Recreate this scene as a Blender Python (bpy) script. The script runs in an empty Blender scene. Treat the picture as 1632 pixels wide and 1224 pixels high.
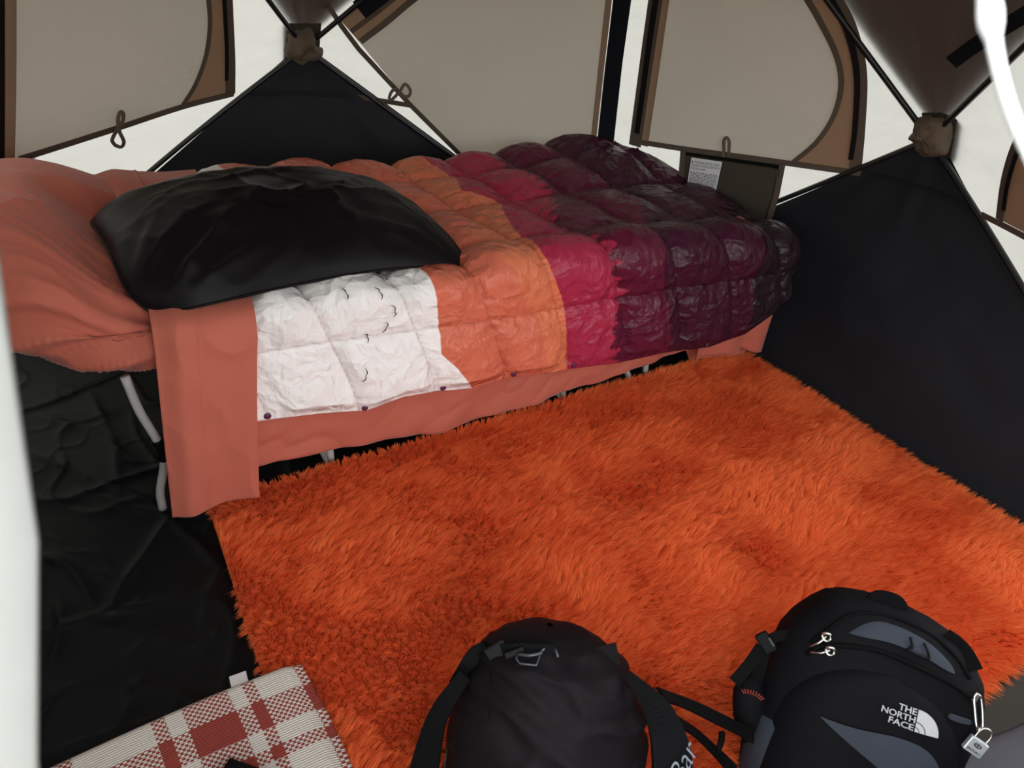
import bpy, bmesh, math, random
import numpy as np
from mathutils import Vector, Matrix

random.seed(4)
rng = np.random.default_rng(7)
SC = bpy.context.scene
COL = SC.collection

# ------------------------------------------------------------------ camera
CAM = np.array([-1.977, -2.358, 1.240])
YAW, PITCH, ROLL, FPX = 0.590, 0.579, 0.097, 1100.0
_cy, _sy, _cp, _sp = math.cos(YAW), math.sin(YAW), math.cos(PITCH), math.sin(PITCH)
FWD = np.array([_sy*_cp, _cy*_cp, -_sp])
_r0 = np.array([_cy, -_sy, 0.0]); _u0 = np.cross(_r0, FWD)
RIGHT = _r0*math.cos(ROLL) + _u0*math.sin(ROLL)
UP = -_r0*math.sin(ROLL) + _u0*math.cos(ROLL)
cd = bpy.data.cameras.new('camera')
cam = bpy.data.objects.new('camera', cd); COL.objects.link(cam)
cd.sensor_width = 36.0; cd.sensor_fit = 'HORIZONTAL'
cd.lens = FPX/1632*36.0
cd.clip_start = 0.02
M = Matrix(((RIGHT[0], UP[0], -FWD[0], CAM[0]), (RIGHT[1], UP[1], -FWD[1], CAM[1]),
            (RIGHT[2], UP[2], -FWD[2], CAM[2]), (0, 0, 0, 1)))
cam.matrix_world = M
cd.dof.use_dof = True; cd.dof.focus_distance = 2.0; cd.dof.aperture_fstop = 9.0
SC.camera = cam

# ------------------------------------------------------------------ world, light, exposure
w = bpy.data.worlds.new('overcast_sky'); SC.world = w; w.use_nodes = True
bg = w.node_tree.nodes['Background']
bg.inputs[0].default_value = (0.96, 0.98, 1.0, 1); bg.inputs[1].default_value = 4.8
SC.view_settings.view_transform = 'Standard'; SC.view_settings.look = 'None'
SC.view_settings.exposure = 0.22; SC.view_settings.gamma = 1.0
SC.view_settings.use_curve_mapping = False
SC.cycles.use_denoising = True
SC.cycles.max_bounces = 12; SC.cycles.diffuse_bounces = 6; SC.cycles.transmission_bounces = 8
SC.cycles.transparent_max_bounces = 8
SC.cycles.sample_clamp_indirect = 6.0

# ------------------------------------------------------------------ measuring helpers (pixel -> point on a real plane)
def ray(px): return FWD + RIGHT*(px[0]-816)/FPX - UP*(px[1]-612)/FPX
def hit(px, n, d):
    v = ray(px); return CAM + v*((d - n@CAM)/(n@v))
class Plane:
    def __init__(s, a, b, c, inside):
        n = np.cross(np.subtract(b, a), np.subtract(c, a)); n = n/np.linalg.norm(n)
        if n@(np.array(inside)-np.array(a)) < 0: n = -n
        s.n = n; s.d = n@np.array(a)
    def at(s, px, off=0.0): return hit(px, s.n, s.d + off)
    def line(s, pts, off=0.0): return [s.at(q, off) for q in pts]

# ------------------------------------------------------------------ noise
def _hash(ix, iy, seed):
    h = (ix.astype(np.int64)*374761393 + iy.astype(np.int64)*668265263 + seed*1442695041) & 0x7fffffff
    h = ((h ^ (h >> 13))*1274126177) & 0x7fffffff
    return ((h ^ (h >> 16)) & 0xffff)/65535.0
def vnoise(x, y, seed=0):
    x = np.asarray(x, float); y = np.asarray(y, float)
    ix = np.floor(x); iy = np.floor(y); fx = x-ix; fy = y-iy
    fx = fx*fx*(3-2*fx); fy = fy*fy*(3-2*fy)
    a = _hash(ix, iy, seed); b = _hash(ix+1, iy, seed); c = _hash(ix, iy+1, seed); d = _hash(ix+1, iy+1, seed)
    return (a*(1-fx)+b*fx)*(1-fy) + (c*(1-fx)+d*fx)*fy
def fbm(x, y, seed=0, o=3):
    s = 0; a = 1; t = 0
    for k in range(o):
        s = s + a*vnoise(x*2**k, y*2**k, seed+k*17); t += a; a *= .5
    return s/t
def ridge(x, y, seed=0): return 1-np.abs(2*fbm(x, y, seed, 2)-1)
def sstep(a, b, x):
    t = np.clip((np.asarray(x, float)-a)/(b-a), 0, 1); return t*t*(3-2*t)

# ------------------------------------------------------------------ materials
def srgb(r, g, b):
    f = lambda c: ((c/255+.055)/1.055)**2.4 if c > 10 else c/255/12.92
    return (f(r), f(g), f(b), 1)
def newmat(name):
    m = bpy.data.materials.new(name); m.use_nodes = True
    nt = m.node_tree; return m, nt, nt.nodes, nt.links
def mat(name, col, rough=.7, spec=.3, metal=0.0, var=.12, vscale=8.0, bump=0.0, bscale=60.0, bdist=.002, sheen=0.0, transl=0.0, coat=0.0):
    m, nt, N, L = newmat(name)
    p = N['Principled BSDF']; out = N['Material Output']
    p.inputs['Roughness'].default_value = rough; p.inputs['Metallic'].default_value = metal
    p.inputs['Specular IOR Level'].default_value = spec
    if sheen: p.inputs['Sheen Weight'].default_value = sheen; p.inputs['Sheen Roughness'].default_value = .4
    if coat: p.inputs['Coat Weight'].default_value = coat; p.inputs['Coat Roughness'].default_value = .3
    tc = N.new('ShaderNodeTexCoord'); nz = N.new('ShaderNodeTexNoise')
    nz.inputs['Scale'].default_value = vscale; nz.inputs['Detail'].default_value = 4
    L.new(tc.outputs['Object'], nz.inputs['Vector'])
    mr = N.new('ShaderNodeMapRange'); mr.inputs['To Min'].default_value = 1-var; mr.inputs['To Max'].default_value = 1+var
    L.new(nz.outputs['Fac'], mr.inputs['Value'])
    mx = N.new('ShaderNodeMix'); mx.data_type = 'RGBA'; mx.blend_type = 'MULTIPLY'; mx.inputs['Factor'].default_value = 1
    mx.inputs['A'].default_value = col; L.new(mr.outputs['Result'], mx.inputs['B'])
    L.new(mx.outputs['Result'], p.inputs['Base Color'])
    if bump:
        n2 = N.new('ShaderNodeTexNoise'); n2.inputs['Scale'].default_value = bscale; n2.inputs['Detail'].default_value = 5
        L.new(tc.outputs['Object'], n2.inputs['Vector'])
        b = N.new('ShaderNodeBump'); b.inputs['Strength'].default_value = bump; b.inputs['Distance'].default_value = bdist
        L.new(n2.outputs['Fac'], b.inputs['Height']); L.new(b.outputs['Normal'], p.inputs['Normal'])
    if transl:
        t = N.new('ShaderNodeBsdfTranslucent'); L.new(mx.outputs['Result'], t.inputs['Color'])
        if bump: L.new(b.outputs['Normal'], t.inputs['Normal'])
        ms = N.new('ShaderNodeMixShader'); ms.inputs[0].default_value = transl
        L.new(p.outputs[0], ms.inputs[1]); L.new(t.outputs[0], ms.inputs[2]); L.new(ms.outputs[0], out.inputs['Surface'])
    return m

MAT = {}
MAT['cream'] = mat('cream_tent_fabric', (.204, .199, .181, 1), .8, .03, var=.03, vscale=3, bump=.5, bscale=7, bdist=.02, transl=.85)
MAT['pane'] = mat('grey_window_flap_fabric', (.70, .66, .605, 1), .9, .03, var=.04, vscale=2.5, bump=.5, bscale=5, bdist=.03, transl=.58)
MAT['border'] = mat('brown_window_border', (.44, .31, .215, 1), .8, .1, var=.08, transl=.5)
MAT['hem'] = mat('cream_door_hem', (.205, .205, .193, 1), .8, .1, var=.05, vscale=6, bump=.4, bscale=10, bdist=.01)
MAT['tape'] = mat('brown_seam_tape', (.10, .076, .056, 1), .75, .12, var=.1)
MAT['loopcord'] = mat('tan_loop_webbing', (.15, .115, .085, 1), .8, .1)
MAT['zip'] = mat('black_zipper', (.007, .007, .007, 1), .55, .15)
MAT['pocket'] = mat('olive_brown_pocket', (.060, .048, .034, 1), .8, .2, var=.15, vscale=12, bump=.3, bscale=20, bdist=.01)
MAT['blackfab'] = mat('black_wall_fabric', (.0105, .0115, .0145, 1), .55, .16, var=.2, vscale=5, bump=.35, bscale=9, bdist=.012)
MAT['floor'] = mat('black_floor_tarp', (.0055, .0055, .006, 1), .45, .11, var=.2, vscale=5, bump=.25, bscale=12, bdist=.008)
MAT['fly'] = mat('brown_rain_fly', (.085, .048, .036, 1), .7, .2, var=.1, transl=.3)
MAT['pole'] = mat('black_fibreglass_pole', (.008, .008, .009, 1), .35, .5)
MAT['hubcap'] = mat('brown_hub_cover', (.115, .084, .058, 1), .75, .2, var=.25, vscale=25, bump=.5, bscale=30, bdist=.006)
MAT['hubback'] = mat('dark_brown_hub_patch', (.045, .035, .026, 1), .8, .2)
MAT['velcro'] = mat('black_velcro', (.008, .009, .012, 1), .9, .1)
MAT['paper'] = mat('white_care_label', (.75, .74, .74, 1), .7, .2, var=.03)
MAT['ink'] = mat('black_ink', (.02, .02, .02, 1), .7, .2)
MAT['ground'] = mat('grass_ground', (.10, .11, .06, 1), .95, .1, var=.3, vscale=3)

# ------------------------------------------------------------------ object helpers
def empty(name, loc=(0, 0, 0), rot=(0, 0, 0)):
    o = bpy.data.objects.new(name, None); COL.objects.link(o); o.location = loc; o.rotation_euler = rot
    o.empty_display_size = .05; return o
def tag(o, label=None, cat=None, group=None, kind=None):
    if label: o['label'] = label
    if cat: o['category'] = cat
    if group: o['group'] = group
    if kind: o['kind'] = kind
    return o
def link(name, me, m, parent=None, smooth=True):
    o = bpy.data.objects.new(name, me); COL.objects.link(o)
    if m is not None: me.materials.append(MAT[m] if isinstance(m, str) else m)
    if smooth and len(me.polygons): me.polygons.foreach_set('use_smooth', np.ones(len(me.polygons), bool))
    if parent: o.parent = parent
    return o
def mesh(name, V, F, m, parent=None, smooth=True):
    me = bpy.data.meshes.new(name)
    me.from_pydata([tuple(map(float, v)) for v in V], [], [tuple(map(int, f)) for f in F]); me.update()
    return link(name, me, m, parent, smooth)
def solid(o, t, off=0.0):
    s = o.modifiers.new('thickness', 'SOLIDIFY'); s.thickness = t; s.offset = off; return o
def grid(name, P, m, parent=None, uv=None, attrs=None, thick=None, off=-1.0, closeu=False, closev=False, flip=False):
    nu, nv = P.shape[:2]
    I = np.arange(nu*nv).reshape(nu, nv)
    A = I if not closeu else np.vstack([I, I[:1]])
    if closev: A = np.hstack([A, A[:, :1]])
    a, b, c, d = A[:-1, :-1], A[1:, :-1], A[1:, 1:], A[:-1, 1:]
    F = np.stack([a, b, c, d] if not flip else [a, d, c, b], -1).reshape(-1, 4)
    me = bpy.data.meshes.new(name)
    me.vertices.add(nu*nv); me.vertices.foreach_set('co', P.reshape(-1).astype(np.float32))
    me.loops.add(F.size); me.loops.foreach_set('vertex_index', F.reshape(-1).astype(np.int32))
    me.polygons.add(len(F)); me.polygons.foreach_set('loop_start', np.arange(0, F.size, 4, dtype=np.int32))
    me.polygons.foreach_set('loop_total', np.full(len(F), 4, np.int32))
    if uv is not None:
        l = me.uv_layers.new(name='uv'); U = np.stack(uv, -1).reshape(-1, 2)[F.reshape(-1)]
        l.data.foreach_set('uv', U.reshape(-1).astype(np.float32))
    for k, v in (attrs or {}).items():
        at = me.attributes.new(k, 'FLOAT', 'POINT'); at.data.foreach_set('value', np.asarray(v, np.float32).reshape(-1))
    me.update(calc_edges=True); me.validate()
    o = link(name, me, m, parent)
    if thick: solid(o, thick, off)
    return o
def frames(P):
    P = np.asarray(P, float); T = np.gradient(P, axis=0); T /= np.linalg.norm(T, axis=1)[:, None]+1e-12
    ref = np.array([0, 0, 1.]) if abs(T[0][2]) < .9 else np.array([1., 0, 0])
    n = ref - T[0]*(ref@T[0]); n /= np.linalg.norm(n); Ns = []
    for t in T:
        n = n - t*(n@t); n /= np.linalg.norm(n)+1e-12; Ns.append(n)
    Ns = np.array(Ns); return T, Ns, np.cross(T, Ns)
def smooth_path(pts, n=40):
    P = np.asarray(pts, float)
    if len(P) < 3: return np.array([P[0]*(1-t)+P[-1]*t for t in np.linspace(0, 1, max(n//4, 2))])
    Q = np.vstack([2*P[0]-P[1], P, 2*P[-1]-P[-2]]); out = []
    per = max(2, n//(len(P)-1))
    for i in range(1, len(Q)-2):
        p0, p1, p2, p3 = Q[i-1:i+3]
        for t in np.linspace(0, 1, per, endpoint=False):
            out.append(.5*(2*p1+(p2-p0)*t+(2*p0-5*p1+4*p2-p3)*t*t+(3*p1-p0-3*p2+p3)*t**3))
    out.append(P[-1]); return np.array(out)
def tube(name, pts, r, m, parent=None, n=40, k=10, smooth=True, closed=False):
    P = smooth_path(pts, n) if smooth else np.asarray(pts, float)
    T, Nn, B = frames(P); r = np.broadcast_to(np.asarray(r, float), (len(P),)) if np.ndim(r) == 0 or len(np.atleast_1d(r)) == len(P) else np.interp(np.linspace(0, 1, len(P)), np.linspace(0, 1, len(r)), r)
    ang = np.linspace(0, 2*np.pi, k, endpoint=False)
    ring = P[:, None] + (np.cos(ang)[None, :, None]*Nn[:, None] + np.sin(ang)[None, :, None]*B[:, None])*r[:, None, None]
    V = list(ring.reshape(-1, 3)); F = []
    L = len(P)
    for i in range(L if closed else L-1):
        for j in range(k):
            i2 = (i+1) % L
            F.append((i*k+j, i*k+(j+1) % k, i2*k+(j+1) % k, i2*k+j))
    if not closed:
        F.append(tuple(range(k))[::-1]); F.append(tuple((L-1)*k+j for j in range(k)))
    return mesh(name, V, F, m, parent)
def ribbon(name, pts, nrm, width, thick, m, parent=None, n=30, smooth=True):
    """flat webbing lying on a surface; nrm one normal or one per point of the smoothed path"""
    P = smooth_path(pts, n) if smooth else np.asarray(pts, float)
    T = np.gradient(P, axis=0); T /= np.linalg.norm(T, axis=1)[:, None]+1e-12
    Nn = np.broadcast_to(np.asarray(nrm, float), P.shape) if np.ndim(nrm) == 1 else np.array([np.interp(np.linspace(0, 1, len(P)), np.linspace(0, 1, len(nrm)), np.asarray(nrm)[:, c]) for c in range(3)]).T
    S = np.cross(T, Nn); S /= np.linalg.norm(S, axis=1)[:, None]+1e-12
    Nn = np.cross(S, T)
    wd = np.interp(np.linspace(0, 1, len(P)), np.linspace(0, 1, len(np.atleast_1d(width))), np.atleast_1d(width))[:, None]/2 if np.ndim(width) else width/2
    c = [P - S*wd, P + S*wd, P + S*wd + Nn*thick, P - S*wd + Nn*thick]
    V = np.stack(c, 1).reshape(-1, 3); F = []
    for i in range(len(P)-1):
        for j in range(4): F.append((i*4+j, (i+1)*4+j, (i+1)*4+(j+1) % 4, i*4+(j+1) % 4))
    F.append((3, 2, 1, 0)); e = (len(P)-1)*4; F.append((e, e+1, e+2, e+3))
    return mesh(name, V, F, m, parent, smooth=False)
def poly(name, pts, m, parent=None, thick=.002, out=None):
    """one flat piece of cloth from an outline"""
    from mathutils.geometry import tessellate_polygon
    P = [Vector(q) for q in pts]
    tris = tessellate_polygon([P])
    o = mesh(name, P, tris, m, parent, smooth=False)
    bm = bmesh.new(); bm.from_mesh(o.data); bmesh.ops.recalc_face_normals(bm, faces=bm.faces); bm.to_mesh(o.data); bm.free()
    if thick: solid(o, thick, 0)
    return o
def box(name, c, s, m, parent=None, rot=None, bevel=.0):
    bm = bmesh.new(); bmesh.ops.create_cube(bm, size=1)
    bmesh.ops.scale(bm, vec=s, verts=bm.verts)
    if bevel: bmesh.ops.bevel(bm, geom=list(bm.edges), offset=bevel, segments=2, affect='EDGES', profile=.5)
    mt = Matrix.Translation(Vector(c)) @ (rot.to_4x4() if rot is not None else Matrix.Identity(4))
    bm.transform(mt)
    me = bpy.data.meshes.new(name); bm.to_mesh(me); bm.free()
    return link(name, me, m, parent, smooth=False)
def text_verts(body, size=1.0, shear=0.0, align='LEFT', bold=0.0):
    cu = bpy.data.curves.new('t', 'FONT'); cu.body = body; cu.size = size; cu.shear = shear; cu.align_x = align
    cu.resolution_u = 3; cu.offset = bold
    o = bpy.data.objects.new('t', cu); COL.objects.link(o)
    dg = bpy.context.evaluated_depsgraph_get(); dg.update()
    me = bpy.data.meshes.new_from_object(o.evaluated_get(dg))
    V = np.array([v.co[:2] for v in me.vertices]); F = [tuple(f.vertices) for f in me.polygons]
    bpy.data.objects.remove(o); bpy.data.curves.remove(cu); bpy.data.meshes.remove(me)
    return V, F

# ================================================================== THE TENT
Wd, TK, TH = 2.41, .475, 1.655
INS = np.array([-1.2, -1.2, .6])
C0b = np.array([-2.41, .20, 0.]); C1b = hit((963, 424), np.array([0, 0, 1.]), 0.0); C2b = np.array([0., -Wd, 0.]); C3b = np.array([-Wd, -Wd, 0.])
C0t = np.array([-Wd+TK, -TK+.1, TH]); C1t = np.array([-TK, -TK, TH]); C2t = np.array([-TK, -Wd+TK, TH]); C3t = np.array([-Wd+TK, -Wd+TK, TH])
HUB = {'back': hit((482, 68), np.array([1., 0, 0]), -1.2), 'right': hit((1494, 213), np.array([0, 1., 0]), -1.2),
       'front': np.array([-1.2, -Wd-.30, .84]), 'left': np.array([-Wd-.30, -1.2, .84])}
CRN = {'back': (C0b, C1b, C0t, C1t), 'right': (C1b, C2b, C1t, C2t), 'front': (C2b, C3b, C2t, C3t), 'left': (C3b, C0b, C3t, C0t)}
TOP = np.array([-1.2, -1.2, 2.02])

def edge(a, b, sag, n, k=30):
    t = np.linspace(0, 1, k)[:, None]
    return a*(1-t) + b*t + np.asarray(sag)*4*t*(1-t)
def ruled(E1, E2, k, amp, seed, inside, fr=6):
    s = np.linspace(0, 1, k)[None, :, None]
    P = E1[:, None]*(1-s) + E2[:, None]*s
    n = np.cross(E1[-1]-E1[0], E2[-1]-E2[0]); n /= np.linalg.norm(n)
    if n@(inside-E1[0]) < 0: n = -n
    t = np.linspace(0, 1, len(E1))[:, None]; ss = np.linspace(0, 1, k)[None]
    d = amp*(fbm(t*fr+0*ss, ss*fr+0*t, seed)-.5)*np.sin(np.pi*np.clip(t, 0, 1))*np.sin(np.pi*ss)*2
    return P + n*d[..., None]

WALL = {}
wall_label = {'back': 'cream and black tent wall panel behind the camp bed, around the left hub',
              'right': 'cream and black tent wall panel right of the orange rug, around the right hub',
              'front': 'tent wall with the open doorway, its cream edge at far left',
              'left': 'tent side wall at the head of the bed'}
SAG = {'back': ((.0, .0, -.005), (.0, .0, .005)), 'right': ((0, 0, -.035), (0, 0, -.01)), 'front': ((0, 0, 0),)*2, 'left': ((0, 0, 0),)*2}
for s in ('back', 'right', 'front', 'left'):
    bl, br, tl, tr = CRN[s]; h = HUB[s]
    wl = empty('wall_'+s, ((bl+br)/2)); tag(wl, wall_label[s], 'tent wall', kind='structure'); WALL[s] = wl
    off = -np.array(wl.location)
    E_bl = edge(h, bl, SAG[s][0], 0); E_br = edge(h, br, SAG[s][1], 0); E_tl = edge(h, tl, (0, 0, 0), 0); E_tr = edge(h, tr, (0, 0, 0), 0)
    sd = {'back': 1, 'right': 2, 'front': 3, 'left': 4}[s]
    grid('lower_panel', ruled(E_bl, E_br, 40, .02, sd*10, INS)+off, 'blackfab', wl)
    if s != 'front':
        grid('side_panel', ruled(E_bl, E_tl, 30, 0.004, sd*10+1, INS)+off, 'cream', wl)
        grid('side_panel', ruled(E_br, E_tr, 30, 0.004, sd*10+2, INS)+off, 'cream', wl)
    else:
        Pw = ruled(E_bl, E_tl, 30, 0.0, sd*10+1, INS)+off
        cw = Pw[16:, :].mean((0, 1)); e1 = Pw[:, 0][::-1]; outer = np.vstack([Pw[:, 0], Pw[-1, 1:], Pw[::-1, -1][1:-1]]); inner = cw+(outer-cw)*.72
        grid('window_surround', np.stack([outer, inner], 0), 'cream', wl, closev=True)  # unseen open window, added to let more daylight into the tent
        # the open doorway: only a cream strip stays beside the corner
        pc = Plane(C3b, C3t, h, INS)
        dtop = pc.at((5, 430)) ; dbot = pc.at((75, 1224))
        dv = (dbot-dtop)/(dbot[2]-dtop[2])
        da = dtop + dv*(1.62-dtop[2]); db = dtop + dv*(.02-dtop[2])
        z = np.linspace(0, 1, 24)[:, None, None]; q = np.linspace(0, 1, 6)[None, :, None]
        A = C3b*(1-z)+C3t*z; B = db*(1-z)+da*z
        Pd = A*(1-q)+B*q
        Pd = Pd + pc.n*(.004*np.sin(z*40)*q + .003*np.sin(z*97+1)*q)
        grid('door_edge_strip', Pd+off, 'hem', wl, thick=.003)
    grid('upper_panel', ruled(E_tl, E_tr, 40, .012, sd*10+3, INS)+off, 'cream', wl)

ceil = empty('ceiling', (-1.2, -1.2, TH)); tag(ceil, 'dark brown tent roof with a rain fly above', 'tent roof', kind='structure')
Pc = [C0t, C1t, C2t, C3t]
for i in range(4):
    a, b = Pc[i], Pc[(i+1) % 4]
    E1 = edge(TOP, a, (0, 0, .03), 0, 16); E2 = edge(TOP, b, (0, 0, .03), 0, 16)
    grid('roof_panel', ruled(E1, E2, 16, .01, 60+i, INS)-np.array(ceil.location), 'cream', ceil)
# rain fly: a second skin just outside the roof and the upper wall panels
OUT = .022
def fly_tri(name, a, b, c, inset, out):
    """triangle a (tip), b, c pulled inwards by inset along its edges and moved out"""
    n = np.cross(b-a, c-a); n /= np.linalg.norm(n)
    if n@(INS-a) > 0: n = -n
    cen = (a+b+c)/3
    def shrink(p, q, r_):
        u = (q-p)/np.linalg.norm(q-p); v = (r_-p)/np.linalg.norm(r_-p); bis = u+v; bis /= np.linalg.norm(bis)
        sn = np.sqrt(max(1e-6, (1-(u@v))/2)); return p + bis*inset/sn
    A, B, C = shrink(a, b, c), b, c
    A2 = A + n*out
    k = 14; t = np.linspace(0, 1, k)[:, None, None]; s_ = np.linspace(0, 1, k)[None, :, None]
    # side edges run parallel to the poles
    e1 = (b-a)/np.linalg.norm(b-a); e2 = (c-a)/np.linalg.norm(c-a)
    Bq = A + e1*np.linalg.norm(b-a)*.98; Cq = A + e2*np.linalg.norm(c-a)*.98
    P = A*(1-t) + (Bq*(1-s_)+Cq*s_)*t + n*(out*(.55+.45*np.minimum(1, t*2)))
    return P
for s in ('back', 'right', 'front', 'left'):
    bl, br, tl, tr = CRN[s]
    grid('rain_fly_skirt', fly_tri('f', HUB[s], tl, tr, .005, OUT)-np.array(ceil.location), 'fly', ceil)
for i in range(4):
    P = ruled(edge(TOP+np.array([0, 0, .06]), Pc[i]+np.array([0, 0, .05]), (0, 0, .03), 0, 10), edge(TOP+np.array([0, 0, .06]), Pc[(i+1) % 4]+np.array([0, 0, .05]), (0, 0, .03), 0, 10), 10, 0, 1, INS)
    grid('rain_fly', P-np.array(ceil.location), 'fly', ceil)

# floor and ground
nx, ny = 440, 440
X, Y = np.meshgrid(np.linspace(-2.55, .12, nx), np.linspace(-2.55, .32, ny), indexing='ij')
Zf = .006*(ridge(X*4.1+.7*Y, Y*3.3, 5)**22) + .010*(ridge(X*2.2-Y*1.1, Y*2.4+X*.8, 9)**26) + .003*(ridge(X*6, Y*6+X*2, 19)**24) - .006
def crease_line(px, h_, w_):
    global Zf
    P_ = [hit(q, np.array([0, 0, 1.]), 0.0) for q in px]
    for p_, q_ in zip(P_[:-1], P_[1:]):
        d_ = q_-p_; l2 = d_[0]**2+d_[1]**2; t_ = np.clip(((X-p_[0])*d_[0]+(Y-p_[1])*d_[1])/l2, 0, 1)
        r_ = np.hypot(X-p_[0]-t_*d_[0], Y-p_[1]-t_*d_[1]); Zf = Zf + h_*np.exp(-r_/w_)*(.35+.65*np.sin(np.pi*np.clip(t_, .03, .97)))
for px, h_, w_ in [([(270, 826), (232, 880), (198, 928)], .012, .012), ([(262, 822), (305, 855), (352, 905)], .014, .013), ([(262, 822), (200, 806), (120, 780)], .010, .013), ([(198, 928), (180, 960), (172, 985)], .010, .013),
                   ([(110, 990), (170, 1000), (240, 1010), (290, 1022)], .009, .013), ([(90, 960), (100, 1000), (80, 1060)], .009, .014), ([(240, 1016), (200, 1045)], .009, .011), ([(300, 1040), (340, 1020), (352, 1000)], .010, .013),
                   ([(352, 905), (330, 960), (322, 1000)], .010, .014), ([(60, 660), (150, 690), (215, 735)], .010, .016), ([(50, 720), (140, 760), (240, 800)], .010, .016), ([(140, 620), (180, 700), (190, 780)], .008, .016),
                   ([(70, 1200), (180, 1165), (300, 1130), (395, 1100)], .009, .008), ([(180, 1165), (215, 1110), (225, 1075)], .008, .012), ([(60, 880), (110, 900), (150, 960)], .009, .014), ([(198, 928), (130, 905), (70, 890)], .008, .012)]:
    crease_line(px, h_, w_)
fl = grid('floor', np.stack([X, Y, Zf], -1), 'floor'); tag(fl, 'creased black tarp floor of the tent', 'floor', kind='structure')
gr = mesh('ground', [(-30, -30, -.05), (30, -30, -.05), (30, 30, -.05), (-30, 30, -.05)], [(0, 1, 2, 3)], 'ground', smooth=False)
tag(gr, 'grass ground outside around the tent', 'ground', kind='structure')

# ---- planes of the panels in view
PAL = Plane(C0b, C0t, HUB['back'], INS); PAR = Plane(C1b, C1t, HUB['back'], INS)
PBL = Plane(C1b, C1t, HUB['right'], INS); PBR = Plane(C2b, C2t, HUB['right'], INS)
LA = Plane(C0b, C1b, HUB['back'], INS); LB = Plane(C1b, C2b, HUB['right'], INS); UB = Plane(C1t, C2t, HUB['right'], INS); UA = Plane(C0t, C1t, HUB['back'], INS)
def local(pts, parent): return [np.array(q)-np.array(parent.location) for q in pts]
def tape(name, pl, px, wpx, m, parent, off=.016, n=30, smooth=True, thick=.003):
    P = pl.line(px, off+.010)
    d = np.linalg.norm(P[len(P)//2]-CAM); wd = np.asarray(wpx, float)/FPX*d*1.0
    return ribbon(name, local(P, parent), pl.n, wd, thick, m, parent, n=n, smooth=smooth)
def patch(name, pl, px, m, parent, off, curve=False, n=60, thick=.0015):
    P = pl.line(px, off+.010)
    if curve: P = list(smooth_path(P, n))
    return poly(name, local(P, parent), m, parent, thick)
def loop(name, pl, px, parent, r=.0035, off=.03):
    P = np.array(pl.line(px, off)); P += pl.n*np.linspace(0, .02, len(P))[:, None]*np.sin(np.linspace(0, np.pi, len(P)))[:, None]
    return ribbon(name, local(P, parent), pl.n, .011, .003, 'loopcord', parent, n=36)
def window(i, label, pl, anchor):
    e = empty('window_%d' % i, pl.at(anchor, 0)); tag(e, label, 'tent window', kind='structure'); return e

# window 1: left of the hub on the back wall
w1 = window(1, 'grey D-shaped tent window closed by a flap at upper left', PAL, (200, 100))
cur1 = [(290, 169), (311, 135), (327, 92), (334, 45), (332, 0), (320, -90), (285, -190)]
patch('pane', PAL, [(8, 290), (20, -190)]+cur1[::-1]+[(180, 205), (70, 241)], 'pane', w1, .008)
patch('flap_border', PAL, cur1+[(330, -190), (352, -100), (362, -30), (366, 30), (369, 100), (368, 149)], 'border', w1, .010)
tape('curve_trim', PAL, cur1, 6, 'tape', w1, .013)
tape('hem_tape', PAL, [(30, 253), (70, 241), (180, 206), (290, 170), (372, 149)], 8, 'tape', w1, .014)
tape('zipper_tape', PAL, [(367, 150), (367, 100), (364, 40), (360, -20), (345, -110)], 15, 'tape', w1, .013)
tape('zipper', PAL, [(361, 128), (361, 80), (359, 30), (355, -20), (340, -110)], 5, 'zip', w1, .018)
tape('edge_trim', PAL, [(14, 260), (16, 120), (14, -190)], 13, 'border', w1, .012)
tape('zipper', PAL, [(2, 260), (2, 120), (0, -190)], 7, 'zip', w1, .016)
loop('pull_loop', PAL, [(183, 231), (178, 222), (186, 205), (194, 190), (193, 177), (187, 176), (184, 188), (186, 205), (194, 222), (191, 232), (183, 231)], w1)
# window 2: right of the hub, large flap cut off along a slanted zip
w2 = window(2, 'large grey tent window flap with slanted lower edge behind the quilt', PAR, (800, 120))
patch('pane', PAR, [(572, 66), (655, 166), (752, 264), (830, 340), (935, 340), (950, 228), (962, 100), (974, 0), (985, -90), (860, -110), (760, -75), (655, 2)], 'pane', w2, .008)
patch('flap_border', PAR, [(541, 30), (572, 66), (655, 2), (740, -65), (690, -70), (585, -10)], 'border', w2, .010)
tape('slanted_trim', PAR, [(508, -15), (545, 42), (572, 78), (655, 168), (752, 265), (800, 312)], 7, 'tape', w2, .014, smooth=False)
tape('curve_trim', PAR, [(575, 66), (615, 36), (658, 0), (745, -66)], 8, 'tape', w2, .013)
tape('border_crease', PAR, [(560, 50), (600, 20), (640, -12), (690, -50)], 6, 'tape', w2, .013)
tape('hem_tape', PAR, [(558, 152), (600, 159), (657, 168)], 7, 'tape', w2, .013)
tape('velcro_strip', PAR, [(573, 16), (603, -8), (640, -38)], 26, 'velcro', w2, .018, smooth=False)
tape('edge_trim', PAR, [(944, 240), (958, 110), (970, 0), (978, -90)], 9, 'border', w2, .012)
loop('pull_loop', PAR, [(620, 157), (624, 146), (632, 141), (640, 150), (651, 152), (655, 142), (647, 131), (640, 140), (632, 150), (624, 158), (620, 157)], w2)
# corner pole sleeve between the back and right wall
cs = empty('trim_1', C1b); tag(cs, 'black pole sleeve running up the tent corner between two windows', 'tent seam', kind='structure')
Pm = Plane(C1b, C1t, (C1b+np.array([1, -1, 0])), INS)
patch('sleeve', PAR, [(950, 240), (944, 300), (938, 420), (972, 420), (975, 300), (978, 228), (992, 100), (1006, 0), (1018, -90), (988, -90), (977, 0), (964, 110)], 'velcro', cs, .012, thick=.006)
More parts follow.
